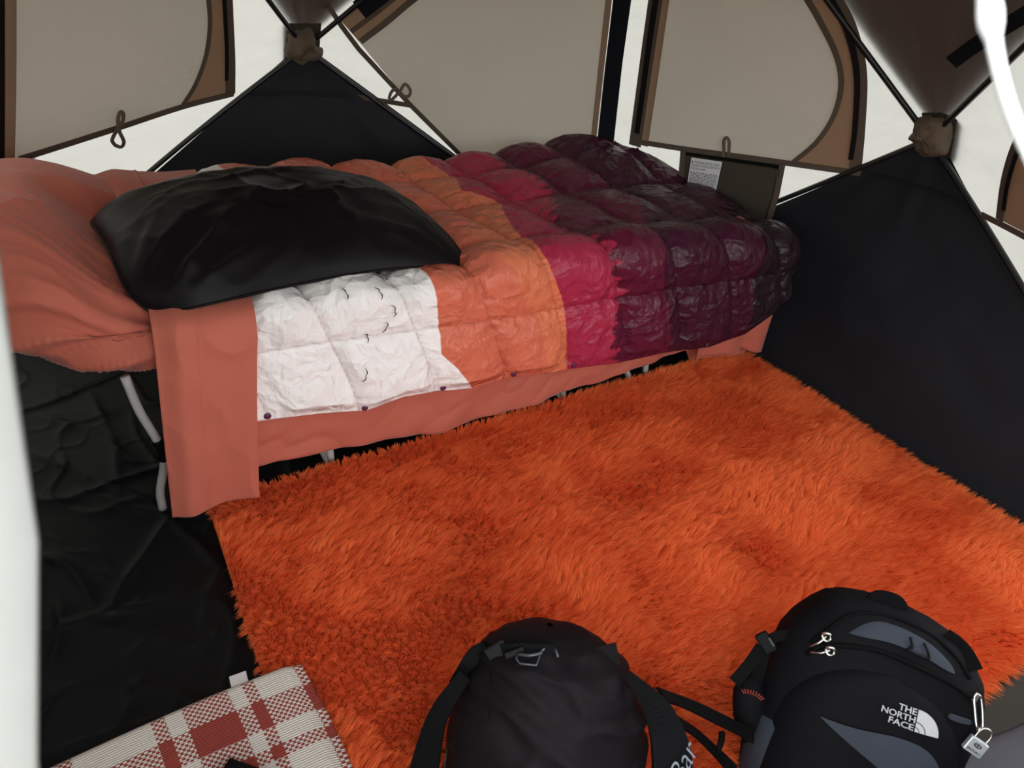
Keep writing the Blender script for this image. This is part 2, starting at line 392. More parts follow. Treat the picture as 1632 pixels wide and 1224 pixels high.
# window 3: left panel of the right wall
w3 = window(3, 'grey D-shaped tent window above the olive wall pocket', PBL, (1180, 120))
cur3 = [(1262, 260), (1300, 228), (1325, 192), (1338, 155), (1340, 118), (1330, 80), (1310, 40), (1287, 0), (1245, -60), (1180, -110)]
patch('pane', PBL, [(1028, 229), (1030, 220), (1048, 110), (1064, 0), (1078, -110)]+cur3[::-1]+[(1247, 264), (1150, 248)], 'pane', w3, .008)
patch('flap_border', PBL, cur3+[(1240, -110), (1290, -65), (1332, 0), (1358, 50), (1373, 118), (1371, 200), (1363, 272)], 'border', w3, .010)
tape('curve_trim', PBL, cur3, 7, 'tape', w3, .013)
tape('zipper_tape', PBL, [(1363, 274), (1369, 200), (1371, 118), (1356, 50), (1331, 0), (1290, -63)], 17, 'tape', w3, .013)
tape('zipper', PBL, [(1356, 254), (1363, 200), (1366, 118), (1351, 50), (1325, 0), (1284, -63)], 7, 'zip', w3, .018)
tape('hem_tape', PBL, [(1006, 224), (1090, 237), (1200, 252), (1300, 266), (1372, 276)], 8, 'tape', w3, .014)
tape('zipper_tape', PBL, [(1012, 232), (1022, 160), (1034, 75), (1045, 0), (1058, -90)], 20, 'tape', w3, .013, smooth=False)
tape('zipper', PBL, [(1015, 212), (1024, 150), (1034, 75), (1045, 0), (1058, -90)], 8, 'zip', w3, .018, smooth=False)
tape('edge_trim', PBL, [(1027, 232), (1046, 100), (1060, 0), (1072, -90)], 12, 'border', w3, .012, smooth=False)
loop('pull_loop', PBL, [(1154, 250), (1154, 235), (1155, 222), (1160, 217), (1164, 223), (1163, 238), (1161, 250)], w3)
# window 4: at the right frame edge
w4 = window(4, 'brown window border with curved black zip at far right edge', PBR, (1632, 300))
out4 = [(1660, 150), (1640, 195), (1617, 240), (1602, 292), (1594, 350)]
patch('flap_border', PBR, out4+[(1640, 374), (1760, 440), (1850, 300), (1800, 120)], 'border', w4, .010)
tape('zipper_tape', PBR, out4, 14, 'tape', w4, .013)
tape('zipper', PBR, [(1665, 155), (1644, 198), (1622, 243), (1607, 292), (1600, 335)], 6, 'zip', w4, .018)
tape('hem_tape', PBR, [(1566, 342), (1632, 376), (1760, 446)], 8, 'tape', w4, .014)
# seams on the black panels
tape('seam', LA, [(384, 151), (470, 149), (560, 154)], 4, 'zip', WALL['back'], .012)
tape('seam', LB, [(1383, 277), (1470, 300), (1566, 342)], 4, 'zip', WALL['right'], .012)
# strap on the roof side of the right wall
vs = tape('velcro_strap', UB, [(1517, 99), (1560, 68), (1632, 24), (1720, -30)], 20, 'velcro', WALL['right'], .02, smooth=True)

# wall pocket with the sewn-in warning label
pk = tag(empty('storage_pocket', PBL.at((1165, 290))), 'olive brown wall pocket with a white warning label sewn on', 'pocket')
patch('pocket_panel', PBL, [(1090, 247), (1245, 270), (1232, 330), (1222, 362), (1075, 345), (1085, 300)], 'pocket', pk, .03, thick=.004)
patch('pocket_backing', PBL, [(1090, 240), (1246, 262), (1222, 362), (1075, 345)], 'zip', pk, .015)  # black backing paints the shadow inside the pocket opening
tape('pocket_hem', PBL, [(1093, 252), (1165, 264), (1243, 276)], 9, 'pocket', pk, .037, smooth=False)
tape('pocket_trim', PBL, [(1089, 241), (1085, 290), (1076, 345)], 8, 'tape', pk, .036, smooth=False)
tape('pocket_trim', PBL, [(1247, 263), (1238, 310), (1222, 362)], 8, 'tape', pk, .036, smooth=False)
lab = [PBL.at(q, .053) for q in [(1102, 251), (1151, 258), (1134, 336), (1090, 326)]]
lb = poly('warning_label', local(lab, pk), 'paper', pk, .001); lb['label'] = 'white printed warning label'
lo, lx, ly = lab[0], lab[1]-lab[0], lab[3]-lab[0]
def onlab(V, off): return [lo + lx*v[0] + ly*v[1] + PBL.n*off - np.array(pk.location) for v in V]
LW = np.linalg.norm(lx); LH = np.linalg.norm(ly)
def print_line(body, x, y, hgt, wid, name='print'):
    V, F = text_verts(body); V = V-V.min(0); V = V/V.max(0)
    V = np.stack([x+V[:, 0]*wid, y-V[:, 1]*hgt], 1)
    ob = mesh(name, onlab(V, .0016), F, 'ink', lb, smooth=False)
    return ob
mesh('warning_triangle', onlab([(.03, .095), (.085, .095), (.057, .045)], .0016), [(0, 1, 2)], 'ink', lb, smooth=False)
print_line('WARNING: KEEP ALL FLAME', .13, .095, .045, .80)
print_line('AND HEAT SOURCES AWAY FROM', .04, .16, .045, .92)
print_line('THIS TENT FABRIC', .04, .225, .045, .50)
Vb, Fb = [], []
yy = .27
rr = random.Random(3)
while yy < .97:
    x = .04
    while x < .9:
        wv = rr.uniform(.04, .12); x2 = min(.96, x+wv)
        b = len(Vb); Vb += [(x, yy), (x2, yy), (x2, yy+.012), (x, yy+.012)]; Fb.append((b, b+1, b+2, b+3)); x = x2+.02
    yy += .028 if rr.random() > .15 else .045
sp = mesh('small_print', onlab(Vb, .0016), Fb, 'ink', lb, smooth=False); sp['kind'] = 'stuff'

# ---- hubs with their poles
def hub(s, label, cap_px, back_px, plns, bows, ends=None):
    h = HUB[s]; bl, br, tl, tr = CRN[s]
    e = tag(empty('tent_hub', h), label, 'tent hub', 'pole hubs of the tent frame')
    nrm = (INS-h)/np.linalg.norm(INS-h); nrm = (plns[0].n+plns[1].n)/2; nrm /= np.linalg.norm(nrm)
    pl = Plane(h, h+np.cross(nrm, [0, 0, 1.]), h+np.cross(nrm, np.cross(nrm, [0, 0, 1.])), INS)
    hin = h + nrm*.035
    for tgt, bw in zip((bl, br, tl, tr), bows):
        t = np.linspace(0, 1, 24)[:, None]
        P = hin*(1-t) + (tgt+nrm*.02)*t + np.array(bw)*4*t*(1-t)
        tube('pole', P-h, .0085, 'pole', e, smooth=False, k=8)
    B = pl.line(back_px, .030)
    poly('backing_patch', [b-h for b in B], 'hubback', e, .006)
    # crumpled fabric cap
    C = np.array(pl.line(cap_px, .045)); C = np.array(smooth_path(np.vstack([C, C[:1]]), 48))[:-1]
    cen = C.mean(0); rings = []
    for q, hh in ((1.0, .0), (.98, .010), (.93, .020), (.84, .027), (.72, .031), (.58, .034), (.44, .036), (.30, .037), (.16, .038), (.03, .038)):
        th_ = np.arange(len(C))/len(C)*2*np.pi; nz_ = fbm(3+np.cos(th_)*q*2.6+h[0]*7, 3+np.sin(th_)*q*2.6, 40, 3)-.5
        rings.append(cen + (C-cen)*(q+.10*nz_*(q < .99))[:, None] + nrm*(hh+.034*nz_)[:, None])
    grid('hub_cover', np.array(rings)-h, 'hubcap', e, closev=True)
    return e
hub('back', 'crumpled brown hub cover with four black poles above the pillow',
    [(458, 55), (478, 48), (495, 46), (502, 58), (503, 72), (515, 78), (507, 92), (490, 95), (472, 98), (457, 92), (452, 78), (457, 66)],
    [(448, 36), (512, 36), (510, 60), (508, 98), (450, 98)], (PAL, PAR),
    [(0, 0, .03), (0, 0, .0), (0, 0, 0), (0, 0, 0)])
hub('right', 'brown hub cover with four black poles above the black wall panel',
    [(1462, 188), (1480, 184), (1500, 186), (1514, 194), (1516, 220), (1512, 244), (1490, 248), (1466, 240), (1458, 222), (1455, 210), (1462, 204)],
    [(1470, 180), (1500, 180), (1541, 196), (1532, 250), (1520, 262), (1478, 250)], (PBL, PBR),
    [(0, 0, -.012), (0, 0, .03), (0, 0, 0), (0, 0, 0)])

# ================================================================== THE BED
MAT['sheet'] = mat('rust_cotton_sheet', (.47, .122, .080, 1), .72, .2, var=.06, vscale=5, bump=.25, bscale=35, bdist=.004, sheen=.15)
MAT['steel'] = mat('pale_grey_painted_tube', (.42, .41, .39, 1), .45, .5, var=.05)
MAT['blackplastic'] = mat('black_plastic', (.005, .005, .0055, 1), .45, .10)
MAT['canvas'] = mat('black_cot_canvas', (.012, .012, .013, 1), .8, .2)
MAT['pillow'] = mat('black_satin_pillowcase', (.0066, .0052, .0058, 1), .38, .085, var=.15, vscale=10, bump=.3, bscale=16, bdist=.006)
MAT['snap'] = mat('plum_snap', (.09, .015, .05, 1), .4, .5)

QX0, QX1, QYB, QYF, QR = -1.81, -0.075, -0.15, -0.90, 0.075
def quilt_base(a, b, flare=.10):
    """a: metres along the bed, b: metres across it; the draped surface point"""
    a = np.asarray(a, float); b = np.asarray(b, float)
    t = np.clip((a-QX0)/(QX1-QX0), 0, 1)
    yf = QYF-0.07*np.clip((t-.35)/.65, 0, 1)**1.5
    ea = np.maximum(a-QX1, 0); ef = np.minimum(b-yf, 0); eb = np.maximum(b-QYB, 0)
    ey = ef+eb; e = np.sqrt(ea**2+ey**2)+1e-9
    th = np.minimum(e/QR, np.pi/2); over = np.maximum(e-QR*np.pi/2, 0)
    h = QR*np.sin(th)+flare*over; d = QR*(1-np.cos(th))+over*.995
    x = np.minimum(a, QX1)+h*ea/e
    y = np.clip(b, -9, QYB); y = np.where(b < yf, yf, y)+h*ey/e
    ztop = .535-.028*sstep(-.6, -.05, a)+.072*np.exp(-((a+.18)/.26)**2-((b+.22)/.22)**2)+.012*np.sin(a*3.1+1)+.012*np.cos(b*5)-.03*np.clip((t-.6)/.4, 0, 1)*np.clip((-.4-b)/.5, 0, 1)
    return np.stack([x, y, ztop-d], -1)
def keep_inside(P, gap=.03):
    # bedding that meets the leaning tent walls is pressed back inside them
    for pl in (PBL, PAR, PAL, LB, LA):
        P = P + np.maximum(0, gap-(P@pl.n-pl.d))[..., None]*pl.n
    return P
def normals(P):
    n = np.cross(np.gradient(P, axis=1), np.gradient(P, axis=0)); return n/(np.linalg.norm(n, axis=-1, keepdims=True)+1e-12)

# ---- folding cot
cot = tag(empty('folding_cot', (-1.03, -.53, 0)), 'folding camp cot with pale grey steel legs under the bedding', 'cot')
def cl(P): return [np.array(q)-np.array(cot.location) for q in P]
for y in (-.865, -.185):
    tube('rail', cl([(-1.93, y, .392), (-1.0, y, .392), (-.20, y, .392)]), .012, 'steel', cot, n=12)
for x in (-1.93, -.20):
    tube('end_rail', cl([(x, -.865, .392), (x, -.53, .392), (x, -.185, .392)]), .012, 'steel', cot, n=12)
box('cot_canvas', cl([(-1.065, -.525, .384)])[0], (1.70, .66, .008), 'canvas', cot)
for sy in (1, -1):
    yl = -.925 if sy > 0 else -.125
    yi = yl + .02*sy
    legs = [[(-1.995, yl, .392), (-1.985, yl, .30), (-1.965, yl, .21), (-1.962, yl, .15), (-1.985, yl, .07), (-1.99, yl, .012)],
            [(-1.60, yl, .392), (-1.585, yl, .20), (-1.575, yl, .012)],
            [(-1.50, yl, .392), (-1.33, yl, .14), (-1.245, yl, .025)],
            [(-.98, yl, .392), (-1.13, yl, .14), (-1.21, yl, .03)],
            [(-.83, yl, .392), (-.825, yl, .20), (-.82, yl, .012)],
            [(-.75, yl, .392), (-.62, yl, .14), (-.545, yl, .012)],
            [(-.52, yl, .392), (-.50, yl, .20), (-.475, yl, .012)],
            [(-.19, yl, .392), (-.18, yl, .20), (-.17, yl, .012)]]
    for L_ in legs: tube('leg', cl(L_), .0098, 'steel', cot, n=20)
    tube('hinge', cl([(-1.28, yl-.01, .045), (-1.24, yl-.012, .035), (-1.20, yl-.01, .05)]), .014, 'blackplastic', cot, n=10)
    tube('joint_sleeve', cl([(-1.966, yl, .215), (-1.960, yl, .185), (-1.962, yl, .155)]), .0125, 'blackplastic', cot, n=10)
for x in (-1.58, -.82, -.17):
    tube('foot_bar', cl([(x, -.925, .012), (x, -.53, .012), (x, -.125, .012)]), .0115, 'steel', cot, n=10)

# ---- mattress in its rust fitted sheet
ns, nr = 260, 420
xs = np.concatenate([np.linspace(-2.36, -1.75, 190)[:-1], np.linspace(-1.75, -.05, ns-189)])
ang = np.linspace(0, 2*np.pi, nr, endpoint=False)
ellip = np.sqrt(np.clip(1-(np.clip(-1.95-xs, 0, .3)/.3)**2, 0.0004, 1))
endr = np.sqrt(np.clip(1-(np.clip(xs+.11, 0, .06)/.065)**2, .01, 1))
yfr = -.53-.415*endr*np.where(xs < -1.95, np.sqrt(np.clip(1-(np.clip(-1.95-xs, 0, .42)/.42)**2, 0, 1))*1.0, 1)
ybk = -.53+.415*endr*np.sqrt(np.clip(1-(np.clip(-2.2-xs, 0, .16)/.162)**2, .0, 1))
yfr = np.minimum(yfr, ybk-.02)
hw = (ybk-yfr)/2; ymid = (ybk+yfr)/2
ztop = .500 + .172*sstep(-1.70, -2.12, xs)
zbot = .380 + .065*sstep(-1.93, -2.25, xs)
thick = (ztop-zbot)
thick = thick*np.sqrt(np.clip(1-(np.clip(-2.2-xs, 0, .16)/.163)**2, .02, 1))
zmid = (zbot+ztop)/2
c, s_ = np.cos(ang), np.sin(ang)
sc = np.sign(c)*np.abs(c)**.45; ss = np.sign(s_)*np.abs(s_)**np.where(s_ < 0, .4, .6)
Xm = np.repeat(xs[:, None], nr, 1); Ym = ymid[:, None] + hw[:, None]*sc[None]; Zm = zmid[:, None] + thick[:, None]/2*ss[None]
Pm_ = np.stack([Xm, Ym, Zm], -1)
nr2 = 240; Pn = np.zeros((len(xs), nr2, 3)); Sn = np.zeros((len(xs), nr2))
for i in range(len(xs)):
    R_ = np.vstack([Pm_[i], Pm_[i, :1]]); L_ = np.concatenate([[0], np.cumsum(np.linalg.norm(np.diff(R_, axis=0), axis=1))])
    q_ = np.linspace(0, L_[-1], nr2, endpoint=False); Sn[i] = q_ - L_[-1]*.36
    for c_ in range(3): Pn[i, :, c_] = np.interp(q_, L_, R_[:, c_])
Pm_ = Pn; Xm = Pm_[..., 0]; Ym = Pm_[..., 1]; Zm = Pm_[..., 2]
nn = normals(Pm_); nn = nn*np.sign(((Pm_-np.array([0, -.53, .45]))*nn)[..., 1:].sum(-1))[..., None]
# folds fanning out from where the turned-down band pinches the sheet
fdx = -(Xm+1.80); fds = Sn-.20; fr = np.hypot(fdx, fds); fa = np.arctan2(fds, np.maximum(fdx, .02))
def vridge(x, y, sd): return 1-np.abs(2*vnoise(x, y, sd)-1)
wob = .35*vnoise(fr*3, fa*1.5, 77)
fold = .62*vridge(fa*4.2+wob, fr*1.0, 31)**3 + .42*vridge(fa*8.0+wob*1.5+1, fr*1.6, 44)**3 + .22*vridge(fa*15+wob*2, fr*2.6, 47)**2
fold = fold + .30*vridge(Xm*6+Sn*7, Sn*3-Xm*4, 51)**5
amp = .026*sstep(-1.80, -1.90, Xm)*sstep(.95, .35, fr)*sstep(.02, .16, fr)*np.where(Zm > .40, 1, .2)
Pm_ = Pm_ + nn*(amp*(fold-.30))[..., None]
Pm_ = Pm_ + nn*(.016*(fbm(Xm*5, Sn*5, 8)-.5)*sstep(-1.8, -1.95, Xm))[..., None]
Pm_[..., 2] -= .06*sstep(1.3, .95, np.abs((Pm_[..., 0]+1.588)/.410))*sstep(1.3, .9, np.abs((Pm_[..., 1]+.712)/.262))*sstep(.50, .55, Pm_[..., 2])
Pm_ = keep_inside(Pm_, .05)
mt = empty('mattress', (-1.05, -.53, .39)); tag(mt, 'bed mattress in a rust sheet, wrinkled head end left of the pillow', 'mattress')
mo = grid('fitted_sheet', Pm_-np.array(mt.location), 'sheet', mt, closev=True)
# loose fold of the sheet beside the pillow
fp = [(-1.86, -.60, .585), (-1.93, -.50, .60), (-1.90, -.44, .607), (-1.84, -.46, .60)]

# ---- flat sheet: side drape and the turned-down band
fs = empty('flat_sheet', (-1.0, -.95, .05)); tag(fs, 'rust flat sheet hanging down the bed side, turned down as a band', 'sheet')
def fl_(P): return P-np.array(fs.location)
xa = np.linspace(-1.90, -.065, 260); tz = np.linspace(0, 1, 50)
hemx = [-1.90, -1.78, -1.5, -1.26, -.9, -.57, -.42, -.33, -.30, -.05]; hemz = [.10, .098, .062, .036, .050, .072, .09, .085, .035, .035]
XX = np.repeat(xa[:, None], 50, 1); hz = np.interp(XX, hemx, hemz)
ZZ = .46*(1-tz[None]) + hz*tz[None]
YY = -.945 - .018*tz[None] + .006*np.sin(XX*23+2*tz[None])*tz[None] + 0.022*(ridge(XX*4+tz[None]*2.2, tz[None]*2+XX, 13)**2-.5) + .014*(ridge(XX*9+tz[None]*4, tz[None]*2.5-XX*2, 16)**3) - .03*sstep(-.35, -.05, XX)*tz[None]
grid('side_drape', fl_(np.stack([XX, YY, ZZ], -1)), 'sheet', fs, thick=.002)
# corner tail at the foot
xa = np.linspace(-.33, -.02, 40); XX = np.repeat(xa[:, None], 30, 1); tz2 = np.linspace(0, 1, 30)
ZZ = .30*(1-tz2[None]) + (.042+.03*np.sin((XX+.33)*9))*tz2[None]
YY = -.985 - .035*sstep(-.33, 0, XX) + .014*np.sin(XX*42)*tz2[None]
XX = XX + .02*tz2[None]*np.sin(XX*30)
grid('corner_tail', fl_(np.stack([XX, YY, ZZ], -1)), 'sheet', fs, thick=.002)
aa = np.linspace(0, 1, 60); bb = np.concatenate([np.linspace(-.04, -.86, 60), np.linspace(-.87, -1.44, 120)])
AA, BB = np.meshgrid(aa, bb, indexing='ij')
drop = sstep(-.9, -1.44, BB)
a_l = np.interp(BB, [-1.44, -1.0, -.9, -.6, -.2, 0], [-1.975, -1.93, -1.92, -1.94, -1.96, -1.96]); a_r = np.interp(BB, [-1.44, -1.25, -.93, -.6, -.2, 0], [-1.785, -1.765, -1.725, -1.72, -1.69, -1.68])
A2 = a_l*(1-AA)+a_r*AA
Pb = quilt_base(A2, BB, .035); nb = normals(Pb)
if nb[30, 20, 2] < 0: nb = -nb
crease = .007*(ridge(AA*1.2+BB*.9, BB*4.5, 55)**4) + .004*(ridge(AA*2.5-BB*1.5, BB*8+AA, 58)**4)*drop + .003*np.exp(-((AA-.42)/.012)**2) - .002*np.exp(-((AA-.45)/.012)**2) + .012*np.sin(AA*7+.5)*drop*.6
Pb = Pb + nb*(.036 + crease - .018*sstep(.25, 0, AA))[..., None]
Pb[..., 2] -= .045*sstep(1.25, .8, np.abs((A2+1.555)/.385))*sstep(1.2, .8, np.abs((BB+.735)/.265))*sstep(-1.02, -.90, BB)
Pb[..., 2] += .026*sstep(-1.74, -1.97, A2)*sstep(-1.0, -.80, BB)
# bottom hem comes lower on the left
Pb[..., 2] -= .022*sstep(-.30, -.10, BB)
Pb = keep_inside(Pb, .03)
grid('turned_down_band', fl_(Pb), 'sheet', fs, thick=.003, flip=True)

# ---- quilt with printed mountain sunset
def quilt_material():
    m, nt, N, L = newmat('printed_nylon_quilt'); p = N['Principled BSDF']
    p.inputs['Roughness'].default_value = .31; p.inputs['Specular IOR Level'].default_value = .22
    cols = [(.86, .815, .79, 1), (.62, .148, .085, 1), (.66, .175, .085, 1), (.36, .024, .060, 1), (.100, .0095, .028, 1), (.048, .0085, .0215, 1), (.021, .0105, .0155, 1)]
    tc = N.new('ShaderNodeUVMap'); tc.uv_map = 'uv'
    nz = N.new('ShaderNodeTexNoise'); nz.inputs['Scale'].default_value = 30; nz.inputs['Detail'].default_value = 6; nz.inputs['Roughness'].default_value = .7
    L.new(tc.outputs[0], nz.inputs['Vector'])
    nc = N.new('ShaderNodeMath'); nc.operation = 'SUBTRACT'; nc.inputs[1].default_value = .5; L.new(nz.outputs['Fac'], nc.inputs[0])
    prev = None
    for i, (amp_, eps) in enumerate([(.004, .0015), (.03, .012), (.006, .0015), (.085, .0015), (.03, .0015), (.05, .004)]):
        at = N.new('ShaderNodeAttribute'); at.attribute_name = 'd%d' % (i+1)
        ma = N.new('ShaderNodeMath'); ma.operation = 'MULTIPLY_ADD'; ma.inputs[1].default_value = amp_
        L.new(nc.outputs[0], ma.inputs[0]); L.new(at.outputs['Fac'], ma.inputs[2])
        mr = N.new('ShaderNodeMapRange'); mr.inputs['From Min'].default_value = -eps; mr.inputs['From Max'].default_value = eps
        L.new(ma.outputs[0], mr.inputs['Value'])
        mx = N.new('ShaderNodeMix'); mx.data_type = 'RGBA'
        L.new(mr.outputs['Result'], mx.inputs['Factor'])
        if prev is None: mx.inputs['A'].default_value = cols[0]
        else: L.new(prev, mx.inputs['A'])
        mx.inputs['B'].default_value = cols[i+1]; prev = mx.outputs['Result']
    # the stitched thread along the baffles
    st = N.new('ShaderNodeAttribute'); st.attribute_name = 'stitch'
    ms = N.new('ShaderNodeMix'); ms.data_type = 'RGBA'; ms.blend_type = 'MULTIPLY'
    mm = N.new('ShaderNodeMath'); mm.operation = 'MULTIPLY'; mm.inputs[1].default_value = .45; L.new(st.outputs['Fac'], mm.inputs[0])
    L.new(mm.outputs[0], ms.inputs['Factor']); L.new(prev, ms.inputs['A']); ms.inputs['B'].default_value = (.30, .10, .10, 1)
    L.new(ms.outputs['Result'], p.inputs['Base Color'])
    mp = N.new('ShaderNodeMapping'); mp.inputs['Scale'].default_value = (1, 1, 1); L.new(tc.outputs[0], mp.inputs['Vector'])
    nd = N.new('ShaderNodeTexNoise'); nd.inputs['Scale'].default_value = 9; nd.inputs['Detail'].default_value = 3; L.new(tc.outputs[0], nd.inputs['Vector'])
    ad_ = N.new('ShaderNodeVectorMath'); ad_.operation = 'MULTIPLY_ADD'; ad_.inputs[1].default_value = (.09, .09, .0); L.new(nd.outputs['Color'], ad_.inputs[0]); L.new(tc.outputs[0], ad_.inputs[2])
    hs = []
    for sc__, stretch in ((21, (1.0, .55, 1)), (34, (.6, 1.1, 1)), (62, (1, .8, 1))):
        mp = N.new('ShaderNodeMapping'); mp.inputs['Scale'].default_value = stretch; mp.inputs['Rotation'].default_value = (0, 0, .5); L.new(ad_.outputs[0], mp.inputs['Vector'])
        vo = N.new('ShaderNodeTexVoronoi'); vo.inputs['Scale'].default_value = sc__; L.new(mp.outputs[0], vo.inputs['Vector']); hs.append(vo.outputs['Distance'])
    n2 = N.new('ShaderNodeMath'); n2.operation = 'MULTIPLY_ADD'; n2.inputs[1].default_value = .6; L.new(hs[1], n2.inputs[0]); L.new(hs[0], n2.inputs[2])
    n3 = N.new('ShaderNodeMath'); n3.operation = 'MULTIPLY_ADD'; n3.inputs[1].default_value = .3; L.new(hs[2], n3.inputs[0]); L.new(n2.outputs[0], n3.inputs[2])
    acc = n3.outputs[0]
    for rot_, scl in ((.9, (1, .16, 1)), (-.35, (.18, 1, 1)), (.2, (1, .2, 1))):
        mp = N.new('ShaderNodeMapping'); mp.inputs['Scale'].default_value = scl; mp.inputs['Rotation'].default_value = (0, 0, rot_); L.new(ad_.outputs[0], mp.inputs['Vector'])
        nf = N.new('ShaderNodeTexNoise'); nf.inputs['Scale'].default_value = 75; nf.inputs['Detail'].default_value = 1.5; L.new(mp.outputs[0], nf.inputs['Vector'])
        ab = N.new('ShaderNodeMath'); ab.operation = 'SUBTRACT'; ab.inputs[1].default_value = .5; L.new(nf.outputs['Fac'], ab.inputs[0])
        a2 = N.new('ShaderNodeMath'); a2.operation = 'ABSOLUTE'; L.new(ab.outputs[0], a2.inputs[0])
        sm_ = N.new('ShaderNodeMath'); sm_.operation = 'MULTIPLY_ADD'; sm_.inputs[1].default_value = -.28; L.new(a2.outputs[0], sm_.inputs[0]); L.new(acc, sm_.inputs[2]); acc = sm_.outputs[0]
    b = N.new('ShaderNodeBump'); b.inputs['Strength'].default_value = .7; b.inputs['Distance'].default_value = .014
    L.new(acc, b.inputs['Height']); L.new(b.outputs['Normal'], p.inputs['Normal'])
    return m
na, nb_ = 440, 340
hem_a = np.array([-1.81, -1.766, -1.62, -1.5, -1.40, -1.296, -1.2, -1.076, -.96, -.887, -.706, -.525, -.344, -.193, .0, .25])
hem_b = np.array([-1.25, -1.25, -1.265, -1.287, -1.27, -1.277, -1.29, -1.283, -1.30, -1.306, -1.33, -1.335, -1.35, -1.33, -1.24, -1.10])
at_ = np.linspace(-1.81, .25, na); tb = np.linspace(0, 1, nb_)
Aq = np.repeat(at_[:, None], nb_, 1); hb = np.interp(at_, hem_a, hem_b)
foot_cut = .0
Bq = .06 + (hb[:, None]-.06)*tb[None]
Pq = quilt_base(Aq, Bq)
nq = normals(Pq)
if nq[na//2, nb_//3, 2] < 0: nq = -nq
ucoord = (Aq - .10*(-Bq-.15) - .06*sstep(-.9, -1.3, Bq) + 1.274)/.2085
rows = np.array([.06, -.04, -.275, -.53, -.80, -1.075, -1.345]) 
rowshift = -.05*sstep(-1.7, -.3, Aq)*sstep(-.5, -.9, Bq)
vcoord = np.interp(-(Bq-rowshift), -rows, np.arange(len(rows)))
fu, fv = ucoord-np.floor(ucoord), vcoord-np.floor(vcoord)
puff = np.clip(np.sin(np.pi*fu)*1.0, 0, 1)**.55*np.clip(np.sin(np.pi*fv), 0, 1)**.55
du = np.minimum(fu, 1-fu)*.2085; dv_ = np.minimum(fv, 1-fv)*.26
dist = np.minimum(du, dv_)
cellr = _hash(np.floor(ucoord), np.floor(vcoord), 3)
crk = .0040*(ridge(Aq*9+Bq*5, Bq*9-Aq*4, 71)**3) + .0022*(ridge(Aq*22-Bq*9, Bq*20+Aq*8, 75)**3) + .0006*(ridge(Aq*45, Bq*45, 79)**2)
# tight radial puckers running off the stitch lines
pk1 = np.sin(Aq*150+4*fbm(Aq*6, Bq*6, 81))*np.exp(-dv_/.03)*.0016 + np.sin(Bq*150+4*fbm(Aq*6, Bq*6, 83))*np.exp(-du/.03)*.0016
side = sstep(-.93, -1.02, Bq)
disp = puff*(.034-.010*side)*(.75+.5*cellr) + crk*(.35+.65*np.minimum(1, dist/.02)) + pk1
disp = disp*(.1+.9*sstep(-1.76, -1.66, Aq))
disp = disp + .018*(fbm(Aq*2.3, Bq*2.3, 90)-.5)*2
edge_t = np.minimum(1, (1-tb[None])*hb[:, None]*-1/.03)
Pq = Pq + nq*(disp*np.clip(edge_t, .15, 1))[..., None]
def pillow_dent(a, b): return .036*sstep(1.25, .8, np.abs((a+1.555)/.385))*sstep(1.2, .8, np.abs((b+.735)/.265))*sstep(-1.02, -.90, b)
Pq[..., 2] = np.maximum(Pq[..., 2]-pillow_dent(Aq, Bq), .11)
Pq = keep_inside(Pq, .032)
def bnd(pts):
    pts = sorted([(b, a) for a, b in pts]); return np.interp(Bq, [q[0] for q in pts], [q[1] for q in pts])
b1 = bnd([(-1.201, -1.288), (-1.257, -1.206), (-1.30, -1.158), (-1.30, -1.104), (-1.309, -1.032), (-1.317, -.964), (-1.322, -.91), (-1.45, -.6), (-1.56, -.3), (-1.623, -.15), (-1.63, .1)])
b3 = bnd([(-.887, -1.308), (-.899, -1.206), (-.912, -1.104), (-.96, -.998), (-.977, -.937), (-.956, -.753), (-.921, -.64), (-.865, -.53), (-.964, -.45), (-.908, -.282), (-.951, -.19), (-.97, .1)])
b4 = bnd([(-.706, -1.332), (-.744, -1.24), (-.727, -1.141), (-.719, -1.094), (-.77, -1.015), (-.753, -.971), (-.787, -.876), (-.835, -.784), (-.749, -.671), (-.663, -.494), (-.684, -.378), (-.688, -.235), (-.69, .1)])
b5 = bnd([(-.52, -1.322), (-.555, -1.155), (-.594, -1.046), (-.585, -.951), (-.438, -.678), (-.456, -.613), (-.413, -.467), (-.443, -.228), (-.45, .1)])
b6 = bnd([(-.184, -1.308), (-.219, -1.141), (-.158, -.893), (-.02, -.6), (.1, -.2)])
b2 = b3 - .11 + .03*np.sin(Bq*9)
b4 = b4 + .030*(np.abs(((Bq*21) % 1)-.5)*2-.5)+.012*(np.abs(((Bq*47) % 1)-.5)*2-.5)
qm = quilt_material()
qe = empty('quilt', (-.95, -.55, .3)); tag(qe, 'puffy quilted blanket with a sunset mountain print, white to plum', 'quilt')
qo = np.array(qe.location)
grid('quilted_cover', Pq-qo, qm, qe, uv=(Aq, Bq), attrs={'d1': Aq-b1, 'd2': Aq-b2, 'd3': Aq-b3, 'd4': Aq-b4, 'd5': Aq-b5, 'd6': Aq-b6, 'stitch': np.exp(-(dist/.0022)**2)}, thick=.012, flip=True)
def on_quilt(a, b, off=.003):
    i = np.abs(at_-a).argmin(); j = np.abs(Bq[i]-b).argmin(); return Pq[i, j]+nq[i, j]*off, nq[i, j]
for a in (-1.735, -1.503, -1.290, -1.075, -.865, -.36):
    P0, n0 = on_quilt(a, np.interp(a, hem_a, hem_b)+.012, .002)
    bm = bmesh.new(); bmesh.ops.create_uvsphere(bm, u_segments=10, v_segments=6, radius=.009)
    bmesh.ops.scale(bm, vec=(1, .45, 1), verts=bm.verts); me = bpy.data.meshes.new('snap_button'); bm.to_mesh(me); bm.free()
    o = link('snap_button', me, 'snap', qe); o.location = P0-qo
